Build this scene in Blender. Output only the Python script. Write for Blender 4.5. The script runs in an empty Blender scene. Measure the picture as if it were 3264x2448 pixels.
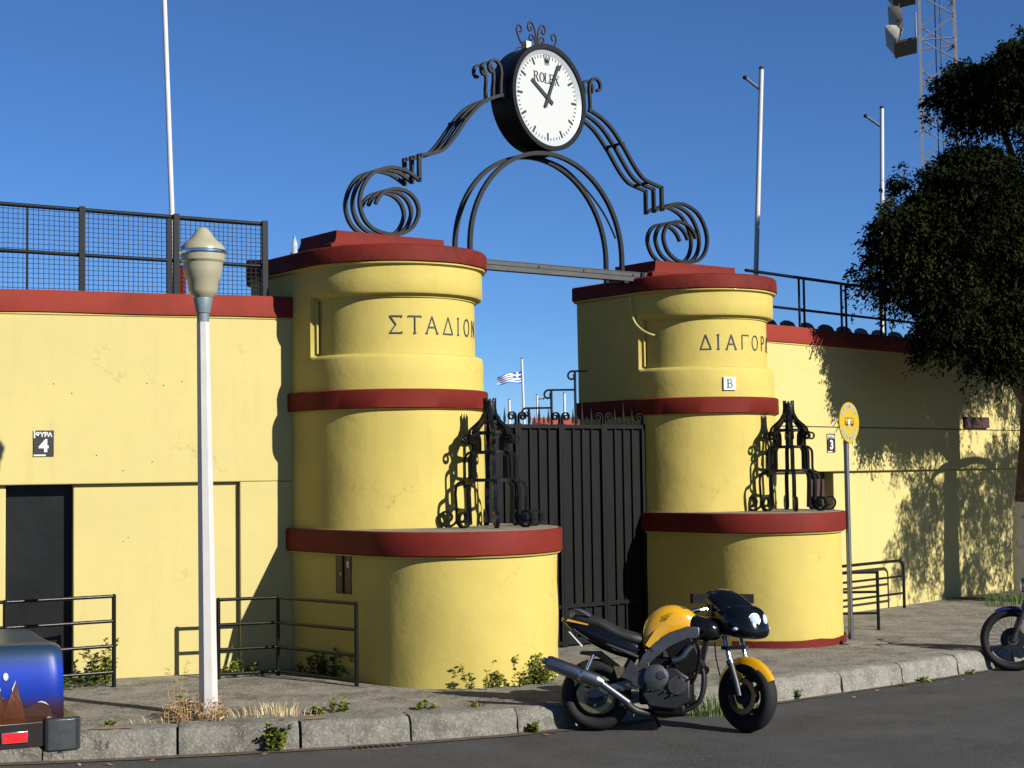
import bpy, bmesh, math, random
from mathutils import Vector, Matrix, Euler, noise
import numpy as np
random.seed(7); np.random.seed(7)
S = bpy.context.scene
COL = S.collection
rad = math.radians

# ------------------------------------------------------------------ camera
AZ, PITCH, ROLL, HC = rad(52.5), rad(3.15), rad(-0.8), 2.15
F0 = Vector((math.cos(AZ), math.sin(AZ), 0)); R0 = Vector((math.sin(AZ), -math.cos(AZ), 0)); U0 = Vector((0, 0, 1))
CF = math.cos(PITCH)*F0 + math.sin(PITCH)*U0
CU = -math.sin(PITCH)*F0 + math.cos(PITCH)*U0
CR2 = math.cos(ROLL)*R0 + math.sin(ROLL)*CU
CU2 = -math.sin(ROLL)*R0 + math.cos(ROLL)*CU
cam_d = bpy.data.cameras.new('Camera'); cam = bpy.data.objects.new('Camera', cam_d); COL.objects.link(cam)
M = Matrix.Identity(4)
for i in range(3):
    M[i][0], M[i][1], M[i][2] = CR2[i], CU2[i], -CF[i]
M[2][3] = HC
cam.matrix_world = M
cam_d.sensor_width = 36; cam_d.lens = 5000/3264*36; cam_d.clip_start = .05; cam_d.clip_end = 5000
S.camera = cam

# ------------------------------------------------------------------ sky, sun, exposure
SUN_AZ, SUN_EL = rad(-75.5), rad(27)
w = bpy.data.worlds.new('World'); S.world = w; w.use_nodes = True
nt = w.node_tree; bg = nt.nodes['Background']
sky = nt.nodes.new('ShaderNodeTexSky'); sky.sky_type = 'NISHITA'; sky.sun_disc = False
sky.sun_elevation = SUN_EL; sky.sun_rotation = rad(90) - SUN_AZ
sky.air_density = .7; sky.dust_density = 0.; sky.ozone_density = 10.
nt.links.new(sky.outputs[0], bg.inputs[0]); bg.inputs[1].default_value = .058
sd = bpy.data.lights.new('Sun', 'SUN'); sd.energy = 5.0; sd.angle = rad(.53); sd.color = (1, .955, .85)
sun = bpy.data.objects.new('Sun', sd); COL.objects.link(sun)
sdir = Vector((math.cos(SUN_EL)*math.cos(SUN_AZ), math.cos(SUN_EL)*math.sin(SUN_AZ), math.sin(SUN_EL)))
sun.rotation_euler = sdir.to_track_quat('Z', 'Y').to_euler(); sun.location = sdir*60
S.view_settings.view_transform = 'Standard'; S.view_settings.look = 'None'
S.view_settings.exposure = 0.99; S.view_settings.gamma = 1.0; S.view_settings.use_curve_mapping = False

# ------------------------------------------------------------------ materials
MATS = {}
def mat(name, col, rough=.6, metal=0., var=.0, vscale=4., bump=0., bscale=60., spec=.4, stain=None, sscale=1.5, samt=.5, coat=0., trans=0., detail=6, lump=0., lscale=5., sthr=.55, streak=None, stk=.4, crack=0., speck=0., spscale=130.):
    if name in MATS: return MATS[name]
    m = bpy.data.materials.new(name); m.use_nodes = True; n = m.node_tree; b = n.nodes['Principled BSDF']
    b.inputs['Roughness'].default_value = rough; b.inputs['Metallic'].default_value = metal
    b.inputs['Specular IOR Level'].default_value = spec
    if coat: b.inputs['Coat Weight'].default_value = coat; b.inputs['Coat Roughness'].default_value = .05
    if trans: b.inputs['Transmission Weight'].default_value = trans
    tc = n.nodes.new('ShaderNodeTexCoord'); obj = tc.outputs['Object']
    c4 = (*col, 1); out = None
    def noise_(scale, det=detail, r=.6):
        t = n.nodes.new('ShaderNodeTexNoise'); t.inputs['Scale'].default_value = scale; t.inputs['Detail'].default_value = det; t.inputs['Roughness'].default_value = r
        n.links.new(obj, t.inputs['Vector']); return t
    if var:
        t = noise_(vscale); r = n.nodes.new('ShaderNodeValToRGB')
        r.color_ramp.elements[0].position = .3; r.color_ramp.elements[1].position = .7
        r.color_ramp.elements[0].color = tuple(max(0, x*(1-var)) for x in col)+(1,); r.color_ramp.elements[1].color = tuple(min(1, x*(1+var*.7)) for x in col)+(1,)
        n.links.new(t.outputs[0], r.inputs[0]); out = r.outputs[0]
    if stain:
        t = noise_(sscale, 9, .72); r = n.nodes.new('ShaderNodeValToRGB')
        r.color_ramp.elements[0].position = sthr; r.color_ramp.elements[1].position = min(1, sthr+.14)
        r.color_ramp.elements[0].color = (0, 0, 0, 1); r.color_ramp.elements[1].color = (samt,)*3+(1,)
        n.links.new(t.outputs[0], r.inputs[0])
        mx = n.nodes.new('ShaderNodeMix'); mx.data_type = 'RGBA'
        n.links.new(r.outputs[0], mx.inputs[0])
        if out: n.links.new(out, mx.inputs[6])
        else: mx.inputs[6].default_value = c4
        mx.inputs[7].default_value = (*stain, 1); out = mx.outputs[2]
    def mixin(fac, col2):
        nonlocal out
        mx = n.nodes.new('ShaderNodeMix'); mx.data_type = 'RGBA'; n.links.new(fac, mx.inputs[0])
        if out: n.links.new(out, mx.inputs[6])
        else: mx.inputs[6].default_value = c4
        mx.inputs[7].default_value = (*col2, 1); out = mx.outputs[2]
    def ramp(src, p0, p1, v0, v1):
        r = n.nodes.new('ShaderNodeMapRange'); r.inputs[1].default_value = p0; r.inputs[2].default_value = p1; r.inputs[3].default_value = v0; r.inputs[4].default_value = v1; n.links.new(src, r.inputs[0]); return r.outputs[0]
    if streak:      # rain streaks: noise stretched down the wall, broken up by a coarse noise
        mp = n.nodes.new('ShaderNodeMapping'); mp.inputs['Scale'].default_value = (9, 9, .55); n.links.new(obj, mp.inputs[0])
        t = n.nodes.new('ShaderNodeTexNoise'); t.inputs['Scale'].default_value = 1.; t.inputs['Detail'].default_value = 6; t.inputs['Roughness'].default_value = .65; n.links.new(mp.outputs[0], t.inputs['Vector'])
        m2_ = n.nodes.new('ShaderNodeMath'); m2_.operation = 'MULTIPLY'; n.links.new(ramp(t.outputs[0], .5, .78, 0, 1), m2_.inputs[0]); n.links.new(ramp(noise_(.9, 3).outputs[0], .42, .66, 0, stk), m2_.inputs[1]); mixin(m2_.outputs[0], streak)
    if speck:
        mixin(ramp(noise_(spscale, 2, .5).outputs[0], .52, .68, 0, speck), tuple(min(1, x*2.3) for x in col)); mixin(ramp(noise_(spscale*1.3, 2, .5).outputs[0], .48, .32, 0, speck), tuple(x*.45 for x in col))
    if crack:
        vo = n.nodes.new('ShaderNodeTexVoronoi'); vo.feature = 'DISTANCE_TO_EDGE'; vo.inputs['Scale'].default_value = 1.7
        ad = n.nodes.new('ShaderNodeVectorMath'); ad.operation = 'ADD'; nz = noise_(5, 4); sc_ = n.nodes.new('ShaderNodeVectorMath'); sc_.operation = 'SCALE'; sc_.inputs['Scale'].default_value = .35
        n.links.new(nz.outputs[1], sc_.inputs[0]); n.links.new(obj, ad.inputs[0]); n.links.new(sc_.outputs[0], ad.inputs[1]); n.links.new(ad.outputs[0], vo.inputs['Vector'])
        m3_ = n.nodes.new('ShaderNodeMath'); m3_.operation = 'MULTIPLY'; n.links.new(ramp(vo.outputs[0], .004, .012, 1, 0), m3_.inputs[0]); n.links.new(ramp(noise_(1.1, 2).outputs[0], .54, .62, 0, crack), m3_.inputs[1]); mixin(m3_.outputs[0], tuple(x*.35 for x in col))
    if out: n.links.new(out, b.inputs['Base Color'])
    else: b.inputs['Base Color'].default_value = c4
    last = None
    for (amt, sc) in ((lump, lscale), (bump, bscale)):
        if amt:
            t = noise_(sc, 5); bp = n.nodes.new('ShaderNodeBump'); bp.inputs['Strength'].default_value = 1; bp.inputs['Distance'].default_value = amt
            n.links.new(t.outputs[0], bp.inputs['Height'])
            if last: n.links.new(last, bp.inputs['Normal'])
            last = bp.outputs[0]
    if last: n.links.new(last, b.inputs['Normal'])
    MATS[name] = m; return m

YEL = (.360, .290, .076)
mat('yellow_stucco', YEL, .75, var=.09, vscale=1.2, streak=(.24, .175, .05), stk=.42, crack=.28, bump=.0010, bscale=60, lump=.006, lscale=4, stain=(.26, .205, .06), sscale=1.3, samt=.25, sthr=.6, spec=.2)
mat('yellow_wall', (.376, .318, .128), .8, streak=(.27, .215, .085), stk=.4, crack=.25, var=.05, vscale=.8, bump=.0015, bscale=90, lump=.006, lscale=3, stain=(.28, .235, .10), sscale=1.6, samt=.35, sthr=.63, spec=.2)  # same paint as the towers, paler: stronger sunlight put into the colour
mat('red_paint', (.095, .012, .008), .7, var=.18, vscale=3, bump=.002, bscale=60, lump=.008, lscale=8, stain=(.035, .008, .008), sscale=2.4, samt=.75, sthr=.52, spec=.1)
mat('red_coping', (.160, .023, .015), .7, streak=(.10, .012, .01), stk=.5, var=.16, vscale=2, bump=.002, bscale=50, stain=(.12, .018, .014), sscale=2, samt=.6, spec=.1)
mat('red_clean', (.108, .0125, .0085), .7, streak=(.07, .008, .007), stk=.6, var=.16, vscale=3, bump=.0015, bscale=60, spec=.1)
mat('shelf_top', (.16, .135, .105), .9, var=.3, vscale=6, bump=.003)
mat('iron', (.0035, .0038, .004), .5, var=.3, vscale=20, bump=.0015, bscale=120, spec=.15)
mat('iron_gloss', (.0035, .0037, .004), .33, bump=.002, bscale=40, spec=.25)
mat('iron_rusty', (.0045, .005, .006), .5, var=.3, vscale=20, stain=(.03, .016, .01), sscale=7, samt=.7, sthr=.62, bump=.0015, bscale=90, spec=.2)
mat('gate_sheet', (.0045, .0047, .005), .6, var=.3, vscale=5, bump=.002, bscale=14, spec=.12)
mat('beam_grey', (.03, .032, .034), .5, var=.25, vscale=9, stain=(.10, .05, .03), sscale=6, samt=.5, bump=.001)
mat('asphalt', (.042, .0415, .041), .9, speck=.75, spscale=70, crack=.6, var=.35, vscale=1.6, bump=.006, bscale=160, stain=(.065, .063, .06), sscale=.9, samt=.6, sthr=.5, spec=.25)
mat('concrete_walk', (.160, .147, .124), .93, speck=.5, spscale=40, crack=.8, var=.35, vscale=3.2, bump=.008, bscale=45, lump=.02, lscale=2.5, stain=(.07, .063, .052), sscale=3.1, samt=.85, sthr=.49, spec=.15)
mat('kerb_stone', (.138, .131, .114), .95, speck=.3, spscale=45, crack=.9, var=.28, vscale=8, bump=.012, bscale=55, lump=.02, lscale=9, stain=(.07, .066, .056), sscale=3.5, samt=.85, sthr=.5, spec=.15)
mat('kerb_pale', (.165, .158, .138), .95, speck=.3, spscale=45, crack=.7, var=.25, vscale=8, bump=.010, bscale=60, lump=.015, lscale=9, stain=(.095, .092, .075), sscale=3.5, samt=.85, sthr=.5, spec=.15)
mat('dirt', (.07, .048, .03), .95, var=.4, vscale=9, bump=.01, bscale=40)
mat('orange_mark', (.20, .13, .06), .9, var=.3, vscale=20)
mat('white_paint', (.35, .34, .33), .55, var=.08, vscale=6, stain=(.4, .38, .34), sscale=5, samt=.4, sthr=.63, bump=.001)
mat('pole_white', (.40, .40, .40), .4, var=.1, vscale=5)
mat('lamp_globe', (.235, .22, .15), .35, var=.08, vscale=3, spec=.5)
mat('lamp_grey', (.10, .14, .16), .5, var=.12, vscale=10)
mat('chrome', (.55, .56, .58), .18, metal=1)
mat('steel', (.20, .21, .23), .35, metal=1, var=.15, vscale=14)
mat('alu', (.105, .105, .11), .42, metal=.85, var=.2, vscale=18)
mat('alu_dark', (.045, .045, .048), .5, metal=.6, var=.3, vscale=18)
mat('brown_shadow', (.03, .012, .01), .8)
mat('door_black', (.006, .0065, .007), .38, var=.3, vscale=3, bump=.004, bscale=5, stain=(.03, .03, .03), sscale=5, samt=.5, sthr=.66, spec=.2)
mat('black', (.003, .003, .003), .55, spec=.12)
mat('letter', (.025, .03, .04), .7)
mat('white_sign', (.46, .46, .45), .5, var=.06, vscale=30)
mat('black_sign', (.014, .013, .013), .45, stain=(.5, .48, .42), sscale=14, samt=.9, sthr=.68)
mat('paper', (.42, .41, .36), .7)
mat('dial', (.33, .34, .34), .35)
mat('dial_ring', (.27, .30, .32), .3)
mat('dial_black', (.012, .014, .016), .5)
mat('rust', (.020, .011, .008), .8, var=.4, vscale=30)
mat('sign_yellow', (.36, .235, .015), .35)
mat('sign_blue', (.12, .30, .42), .5)
mat('tower_paint', (.17, .16, .155), .55, var=.25, vscale=3, stain=(.2, .09, .04), sscale=2, samt=.5)
mat('tower_dark', (.02, .018, .016), .7)
mat('flood_glass', (.05, .06, .07), .45, spec=.3)
mat('seat_green', (.010, .10, .07), .4, var=.15, vscale=5)
mat('flag_blue', (.02, .09, .36), .7)
mat('flag_white', (.75, .76, .8), .7)
mat('concrete_grey', (.16, .15, .14), .9, var=.25, vscale=3, bump=.004)
mat('roof_tile', (.34, .07, .04), .8, var=.2, vscale=3)
mat('brick_brown', (.20, .09, .05), .9, var=.3, vscale=4)
mat('bark', (.11, .075, .05), .95, var=.35, vscale=9, bump=.02, bscale=14)
mat('whitewash', (.58, .56, .52), .9, var=.2, vscale=5, bump=.015, bscale=16, stain=(.2, .14, .09), sscale=5, samt=.8, sthr=.56)
mat('moto_yellow', (.42, .215, .002), .22, coat=.7, spec=.5)
mat('moto_black', (.003, .0035, .0045), .16, coat=.15, spec=.3)
mat('moto_seat', (.008, .008, .009), .6, bump=.0012, bscale=200)
mat('tyre', (.006, .006, .0065), .8, bump=.003, bscale=60, spec=.3)
mat('engine', (.016, .016, .018), .5, metal=.4, var=.3, vscale=14)
mat('lens', (.35, .42, .55), .05, spec=.8)
mat('disc_bronze', (.22, .17, .09), .35, metal=.8, var=.25, vscale=40)
mat('plate', (.55, .55, .52), .5)
mat('reflector', (.55, .01, .015), .15, coat=.6)
mat('car_dark', (.012, .008, .008), .25, coat=.5)
mat('mural_brown', (.028, .009, .004), .25, var=.35, vscale=6, coat=.5)
mat('mural_orange', (.055, .014, .002), .22, var=.45, vscale=7, coat=.5)
mat('mural_pale', (.30, .31, .30), .25, coat=.5)
mat('bumper', (.10, .105, .11), .28, metal=.85, var=.15, vscale=20, bump=.001)
mat('glass_dark', (.01, .012, .015), .08, spec=.7)
mat('bottle_clear', (.75, .82, .86), .1, trans=.7)
mat('bottle_cap', (.05, .25, .55), .5)
def leafmat(name, c1, c2, sc=3., rough=.6):
    m = bpy.data.materials.new(name); m.use_nodes = True; n = m.node_tree; b = n.nodes['Principled BSDF']
    b.inputs['Roughness'].default_value = rough; b.inputs['Specular IOR Level'].default_value = .25
    tc = n.nodes.new('ShaderNodeTexCoord'); t = n.nodes.new('ShaderNodeTexNoise'); t.inputs['Scale'].default_value = sc; t.inputs['Detail'].default_value = 4
    n.links.new(tc.outputs['Object'], t.inputs['Vector']); r = n.nodes.new('ShaderNodeValToRGB')
    r.color_ramp.elements[0].position = .35; r.color_ramp.elements[1].position = .65
    r.color_ramp.elements[0].color = (*c1, 1); r.color_ramp.elements[1].color = (*c2, 1)
    n.links.new(t.outputs[0], r.inputs[0]); n.links.new(r.outputs[0], b.inputs['Base Color']); MATS[name] = m
leafmat('cypress', (.0025, .0045, .0016), (.016, .020, .0055), 1.5, .9); MATS['cypress'].node_tree.nodes['Principled BSDF'].inputs['Specular IOR Level'].default_value = .04
leafmat('weed_green', (.07, .09, .012), (.16, .17, .025), 9)
leafmat('weed_dark', (.03, .05, .012), (.07, .10, .02), 9)
leafmat('weed_dry', (.20, .11, .05), (.36, .24, .12), 12)
leafmat('grass_green', (.05, .10, .015), (.11, .19, .03), 9)
leafmat('straw', (.30, .22, .10), (.48, .40, .22), 12)
# car paint: deep blue fading to near-black brown at the sill (airbrushed); dark teal at the top paints in reflected sky
def carpaint():
    m = bpy.data.materials.new('mural_blue'); m.use_nodes = True; n = m.node_tree; b = n.nodes['Principled BSDF']
    b.inputs['Roughness'].default_value = .3; b.inputs['Specular IOR Level'].default_value = .06
    tc = n.nodes.new('ShaderNodeTexCoord'); sx = n.nodes.new('ShaderNodeSeparateXYZ'); n.links.new(tc.outputs['Object'], sx.inputs[0])
    mr = n.nodes.new('ShaderNodeMapRange'); mr.inputs[1].default_value = .4; mr.inputs[2].default_value = 1.12; n.links.new(sx.outputs[2], mr.inputs[0])
    r = n.nodes.new('ShaderNodeValToRGB'); e = r.color_ramp.elements
    e[0].position = .30; e[0].color = (.016, .006, .005, 1); e[1].position = 1; e[1].color = (.010, .022, .045, 1)
    for p, c in ((.42, (.02, .012, .03, 1)), (.52, (.005, .018, .16, 1)), (.72, (.008, .03, .25, 1)), (.83, (.015, .035, .13, 1)), (.88, (.012, .028, .055, 1))):
        k = e.new(p); k.color = c
    n.links.new(mr.outputs[0], r.inputs[0]); n.links.new(r.outputs[0], b.inputs['Base Color']); MATS['mural_blue'] = m
carpaint()

# ------------------------------------------------------------------ mesh helpers
class MB:
    def __init__(s): s.v = []; s.f = []
    def add(s, vs, fs):
        o = len(s.v); s.v += [tuple(x) for x in vs]; s.f += [tuple(i+o for i in f) for f in fs]; return s
    def box(s, a, b, rot=0., piv=None):
        x0, y0, z0 = a; x1, y1, z1 = b
        vs = [(x, y, z) for z in (z0, z1) for x, y in ((x0, y0), (x1, y0), (x1, y1), (x0, y1))]
        if rot:
            p = piv or ((x0+x1)/2, (y0+y1)/2); c, n_ = math.cos(rot), math.sin(rot)
            vs = [(p[0]+c*(x-p[0])-n_*(y-p[1]), p[1]+n_*(x-p[0])+c*(y-p[1]), z) for x, y, z in vs]
        return s.add(vs, [(3, 2, 1, 0), (4, 5, 6, 7), (0, 1, 5, 4), (1, 2, 6, 5), (2, 3, 7, 6), (3, 0, 4, 7)])
    def obox(s, c, ax, ay, az):
        c, ax, ay, az = map(Vector, (c, ax, ay, az))
        vs = [c+i*ax+j*ay+k*az for k in (-1, 1) for i, j in ((-1, -1), (1, -1), (1, 1), (-1, 1))]
        return s.add(vs, [(3, 2, 1, 0), (4, 5, 6, 7), (0, 1, 5, 4), (1, 2, 6, 5), (2, 3, 7, 6), (3, 0, 4, 7)])
    def sweep(s, path, sec, closed=False, up=None, scale=None):
        """sweep a 2-D section (list of (a,b)) along a path; a along side, b along 'up-ish' normal"""
        P_ = [Vector(p) for p in path]; n = len(P_); k = len(sec); vs = []; fs = []
        prev = None
        for i, p in enumerate(P_):
            if closed: t = P_[(i+1) % n]-P_[i-1]
            else: t = P_[min(i+1, n-1)]-P_[max(i-1, 0)]
            if t.length < 1e-9: t = Vector((0, 0, 1))
            t.normalize()
            if up is not None:
                side = Vector(up); side = side - t*side.dot(t)
                if side.length < 1e-6: side = t.orthogonal()
                side.normalize()
            elif prev is None: side = t.orthogonal().normalized()
            else:
                side = prev - t*prev.dot(t)
                side = side.normalized() if side.length > 1e-6 else t.orthogonal().normalized()
            prev = side; nn = t.cross(side); sc = scale[i] if scale else 1
            vs += [p+side*a*sc+nn*b*sc for a, b in sec]
        m_ = n if closed else n-1
        for i in range(m_):
            for j in range(k):
                a, b = i*k+j, i*k+(j+1) % k; c, d = ((i+1) % n)*k+(j+1) % k, ((i+1) % n)*k+j
                fs.append((a, b, c, d))
        if not closed: fs += [tuple(range(k-1, -1, -1)), tuple((n-1)*k+j for j in range(k))]
        return s.add(vs, fs)
    def tube(s, path, r=.02, n=8, closed=False, scale=None):
        return s.sweep(path, [(r*math.cos(2*math.pi*i/n), r*math.sin(2*math.pi*i/n)) for i in range(n)], closed, scale=scale)
    def bar(s, path, wd, th, up):     # flat bar: wd along 'up', th across
        return s.sweep(path, [(-wd/2, -th/2), (wd/2, -th/2), (wd/2, th/2), (-wd/2, th/2)], up=up)
    def lathe(s, prof, n=24, c=(0, 0, 0), axis='z', caps=True):
        vs = []; fs = []
        for r, h in prof:
            for i in range(n):
                a = 2*math.pi*i/n; x, y = r*math.cos(a), r*math.sin(a)
                vs.append({'z': (x, y, h), 'y': (x, h, y), 'x': (h, x, y)}[axis])
        for i in range(len(prof)-1):
            for j in range(n):
                q = (i*n+j, i*n+(j+1) % n, (i+1)*n+(j+1) % n, (i+1)*n+j)
                fs.append(q if axis != 'y' else q[::-1])
        if caps: fs += [tuple(range(n-1, -1, -1)), tuple((len(prof)-1)*n+j for j in range(n))]
        return s.add([(x+c[0], y+c[1], z+c[2]) for x, y, z in vs], fs)
    def loft(s, rings, caps=True, closed=True):
        k = len(rings[0]); fs = []; vs = [p for r in rings for p in r]
        for i in range(len(rings)-1):
            for j in range(k if closed else k-1):
                fs.append((i*k+j, i*k+(j+1) % k, (i+1)*k+(j+1) % k, (i+1)*k+j))
        if caps: fs += [tuple(range(k-1, -1, -1)), tuple((len(rings)-1)*k+j for j in range(k))]
        return s.add(vs, fs)
    def prism(s, poly, h0, h1, axis='z'):
        m_ = {'z': lambda a, b, h: (a, b, h), 'y': lambda a, b, h: (a, h, b), 'x': lambda a, b, h: (h, a, b)}[axis]
        return s.loft([[m_(a, b, h0) for a, b in poly], [m_(a, b, h1) for a, b in poly]])
    def ball(s, c, r, n=12, sq=(1, 1, 1)):
        vs = []; fs = []; m_ = n//2
        for i in range(m_+1):
            for j in range(n):
                t = math.pi*i/m_; p = 2*math.pi*j/n
                vs.append((c[0]+r*sq[0]*math.sin(t)*math.cos(p), c[1]+r*sq[1]*math.sin(t)*math.sin(p), c[2]+r*sq[2]*math.cos(t)))
        for i in range(m_):
            for j in range(n): fs.append((i*n+j, (i+1)*n+j, (i+1)*n+(j+1) % n, i*n+(j+1) % n))
        return s.add(vs, fs)
    def mesh(s, name, m, ang=40, fix=True):
        me = bpy.data.meshes.new(name); me.from_pydata(s.v, [], s.f)
        if fix:
            b = bmesh.new(); b.from_mesh(me); bmesh.ops.recalc_face_normals(b, faces=b.faces); b.to_mesh(me); b.free()
        me.materials.append(MATS[m]); me.polygons.foreach_set('use_smooth', [True]*len(me.polygons)); me.set_sharp_from_angle(angle=rad(ang)); me.update()
        return me
    def build(s, name, m, parent=None, ang=40, bevel=0., fix=True):
        o = bpy.data.objects.new(name, s.mesh(name, m, ang, fix)); COL.objects.link(o)
        if parent: o.parent = parent
        if bevel:
            md = o.modifiers.new('bevel', 'BEVEL'); md.width = bevel; md.segments = 2; md.limit_method = 'ANGLE'; md.angle_limit = rad(35)
        return o
def tag(o, label=None, cat=None, group=None, kind=None):
    if label: o['label'] = label
    if cat: o['category'] = cat
    if group: o['group'] = group
    if kind: o['kind'] = kind
    return o
def empty(name, loc=(0, 0, 0), rz=0., label=None, cat=None, group=None):
    o = bpy.data.objects.new(name, None); COL.objects.link(o); o.location = loc; o.rotation_euler = (0, 0, rz); o.empty_display_size = .1
    return tag(o, label, cat, group)
def structure(o): o['kind'] = 'structure'; return o
def place(o, loc, rz): o.location = loc; o.rotation_euler = (0, 0, rz); return o
def share(name, me, parent, loc=(0, 0, 0), rot=(0, 0, 0), sc=None):
    o = bpy.data.objects.new(name, me); COL.objects.link(o); o.parent = parent; o.location = loc; o.rotation_euler = rot
    if sc: o.scale = sc
    return o
def copy_tree(o, parent=None):
    c = o.copy(); COL.objects.link(c); c.parent = parent
    for ch in list(o.children): copy_tree(ch, c)
    return c
def smooth_path(pts, n=8, closed=False):
    P_ = [Vector(p) for p in pts]; out = []; m_ = len(P_)
    for i in range(m_ if closed else m_-1):
        g = lambda j: P_[j % m_] if closed else P_[max(0, min(m_-1, j))]
        p0, p1, p2, p3 = g(i-1), g(i), g(i+1), g(i+2)
        for k in range(n):
            t = k/n
            out.append(.5*((2*p1)+(-p0+p2)*t+(2*p0-5*p1+4*p2-p3)*t*t+(-p0+3*p1-3*p2+p3)*t**3))
    if not closed: out.append(P_[-1])
    return out
def text_mesh(body, size, m, name, bold=0., ext=.003, sx=1.):
    cu = bpy.data.curves.new(name, 'FONT'); cu.body = body; cu.size = size; cu.align_x = 'CENTER'; cu.align_y = 'CENTER'; cu.extrude = ext; cu.offset = bold
    cu.resolution_u = 4
    t = bpy.data.objects.new(name+'_tmp', cu); COL.objects.link(t)
    bpy.context.view_layer.update(); dg = bpy.context.evaluated_depsgraph_get()
    me = bpy.data.meshes.new_from_object(t.evaluated_get(dg)); bpy.data.objects.remove(t); bpy.data.curves.remove(cu)
    me.materials.clear(); me.materials.append(MATS[m]); me.name = name
    return me
Z0 = .20   # pavement level
# ================================================================== GROUND
g = MB(); g.box((-1500, -1500, -.6), (1500, 1500, -.02)); structure(g.build('ground', 'concrete_walk'))
def sheet(name, m, x0, x1, y0, y1, z, st, amp=.006):
    b = MB(); nx, ny = int((x1-x0)/st), int((y1-y0)/st); vs = []; fs = []
    for j in range(ny+1):
        for i in range(nx+1):
            x, y = x0+(x1-x0)*i/nx, y0+(y1-y0)*j/ny
            vs.append((x, y, z+amp*noise.noise(Vector((x*.9, y*.9, z)))))
    for j in range(ny):
        for i in range(nx):
            a = j*(nx+1)+i; fs.append((a, a+1, a+nx+2, a+nx+1))
    return b.add(vs, fs).build(name, m, fix=False)
structure(sheet('road', 'asphalt', -25, 60, -25, 22, -.003, .5, .004))
KERB = smooth_path([(-14, 24.5, 0), (-6, 18.2, 0), (0, 14.2, 0), (4.18, 11.85, 0), (5.05, 11.38, 0), (5.97, 10.95, 0), (6.95, 10.55, 0), (8.14, 10.24, 0), (9.4, 10.10, 0), (10.6, 10.04, 0), (12.1, 10.03, 0), (13.9, 10.09, 0), (18, 10.4, 0), (28, 12.0, 0), (55, 18, 0)], 40)
cum = [0]
for a, b in zip(KERB, KERB[1:]): cum.append(cum[-1]+(b-a).length)
def kerb_at(s_):
    i = max(0, min(len(cum)-2, int(np.searchsorted(cum, s_))-1)); t = (s_-cum[i])/(cum[i+1]-cum[i]); p = KERB[i].lerp(KERB[i+1], t)
    d = (KERB[i+1]-KERB[i]).normalized(); return p, d, Vector((-d.y, d.x, 0))
# pavement slab: strip from the kerb's back edge to behind the wall line
vs = []; fs = []; SS = np.arange(cum[0]+.01, cum[-1]-.01, .35); NB = 14
for s_ in SS:
    p, d, nrm = kerb_at(s_)
    for k in range(NB):
        t = (k/(NB-1))**1.3*8.; q = p+nrm*(.16+t); zz = Z0-.006+.012*noise.noise(q*.7)*min(1, t)
        vs.append((q.x, q.y, zz))
for i in range(len(SS)-1):
    for k in range(NB-1): fs.append((i*NB+k, (i+1)*NB+k, (i+1)*NB+k+1, i*NB+k+1))
structure(MB().add(vs, fs).build('pavement', 'concrete_walk', fix=False))
# kerb stones
kerb = structure(MB().add([(p.x+n_.x*.10, p.y+n_.y*.10, z) for s_ in SS for p, d, n_ in [kerb_at(s_)] for z in (-.1, Z0-.03)],
        [(2*i, 2*i+2, 2*i+3, 2*i+1) for i in range(len(SS)-1)]).build('kerb', 'dirt', fix=False))
s_joint0 = cum[[i for i, p in enumerate(KERB) if p.x > 5.05][0]]
s_ = s_joint0-12.0; idx = 0
while s_ < s_joint0+26:
    ln = random.uniform(.88, 1.02); gap = random.uniform(.010, .028); rings = []; nseg = 22
    dz = random.uniform(-.010, .006); tw = random.uniform(-.012, .012); back = random.uniform(.26, .30)
    for i in range(nseg+1):
        t = i/nseg; p, d, n_ = kerb_at(s_+gap/2+(ln-gap)*t); e = .010 if i in (0, nseg) else 0
        off = tw*(t-.5)
        prof = [(-.005+e, -.03), (.012+e, .045), (.02+e, Z0-.055+dz), (.05+e, Z0-.010+dz-e), (.085, Z0+.004+dz-e), (back, Z0+.004+dz-e), (back, -.03)]
        ring = []
        for a, z in prof:
            nz = noise.noise(Vector(((s_+t*ln)*5, a*9, z*9+idx)))*.016+noise.noise(Vector(((s_+t*ln)*14, a*25, z*25+idx)))*.007-(.030*max(0, noise.noise(Vector(((s_+t*ln)*2.3, idx, 5)))-.15) if .1 < z else 0)
            q = p+n_*(a+off+nz*(z > 0)); ring.append((q.x, q.y, z+nz*.7*(z > .05)))
        rings.append(ring)
    xm = kerb_at(s_)[0].x
    MB().loft(rings).build('kerb_stone', 'kerb_pale' if xm > 10.4 else 'kerb_stone', kerb, ang=55); s_ += ln; idx += 1
# dirt line in the gutter and a drain
vs = []; fs = []
for i, s2 in enumerate(np.arange(s_joint0-4, s_joint0+14, .08)):
    p, d, n_ = kerb_at(s2); wv = .05+.05*abs(noise.noise(Vector((s2*1.7, 0, 3))))+(.05 if p.x < 9 else 0)
    vs += [(p.x+n_.x*.05, p.y+n_.y*.05, .006), (p.x-n_.x*wv, p.y-n_.y*wv, .005)]
    if i: fs.append((2*i-2, 2*i-1, 2*i+1, 2*i))
tag(MB().add(vs, fs).build('gutter_dirt', 'dirt', fix=False), 'strip of dark earth and leaf litter along the foot of the kerb', 'dirt', kind='stuff')
p, d, n_ = kerb_at(s_joint0+1.85)
dr = empty('drain_grate', (p.x-n_.x*.12, p.y-n_.y*.12, 0), math.atan2(d.y, d.x), 'rusty slotted drain grate in the road beside the kerb', 'drain')
MB().box((-.22, -.06, -.02), (.22, .06, .004)).build('frame', 'dirt', dr)
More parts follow.
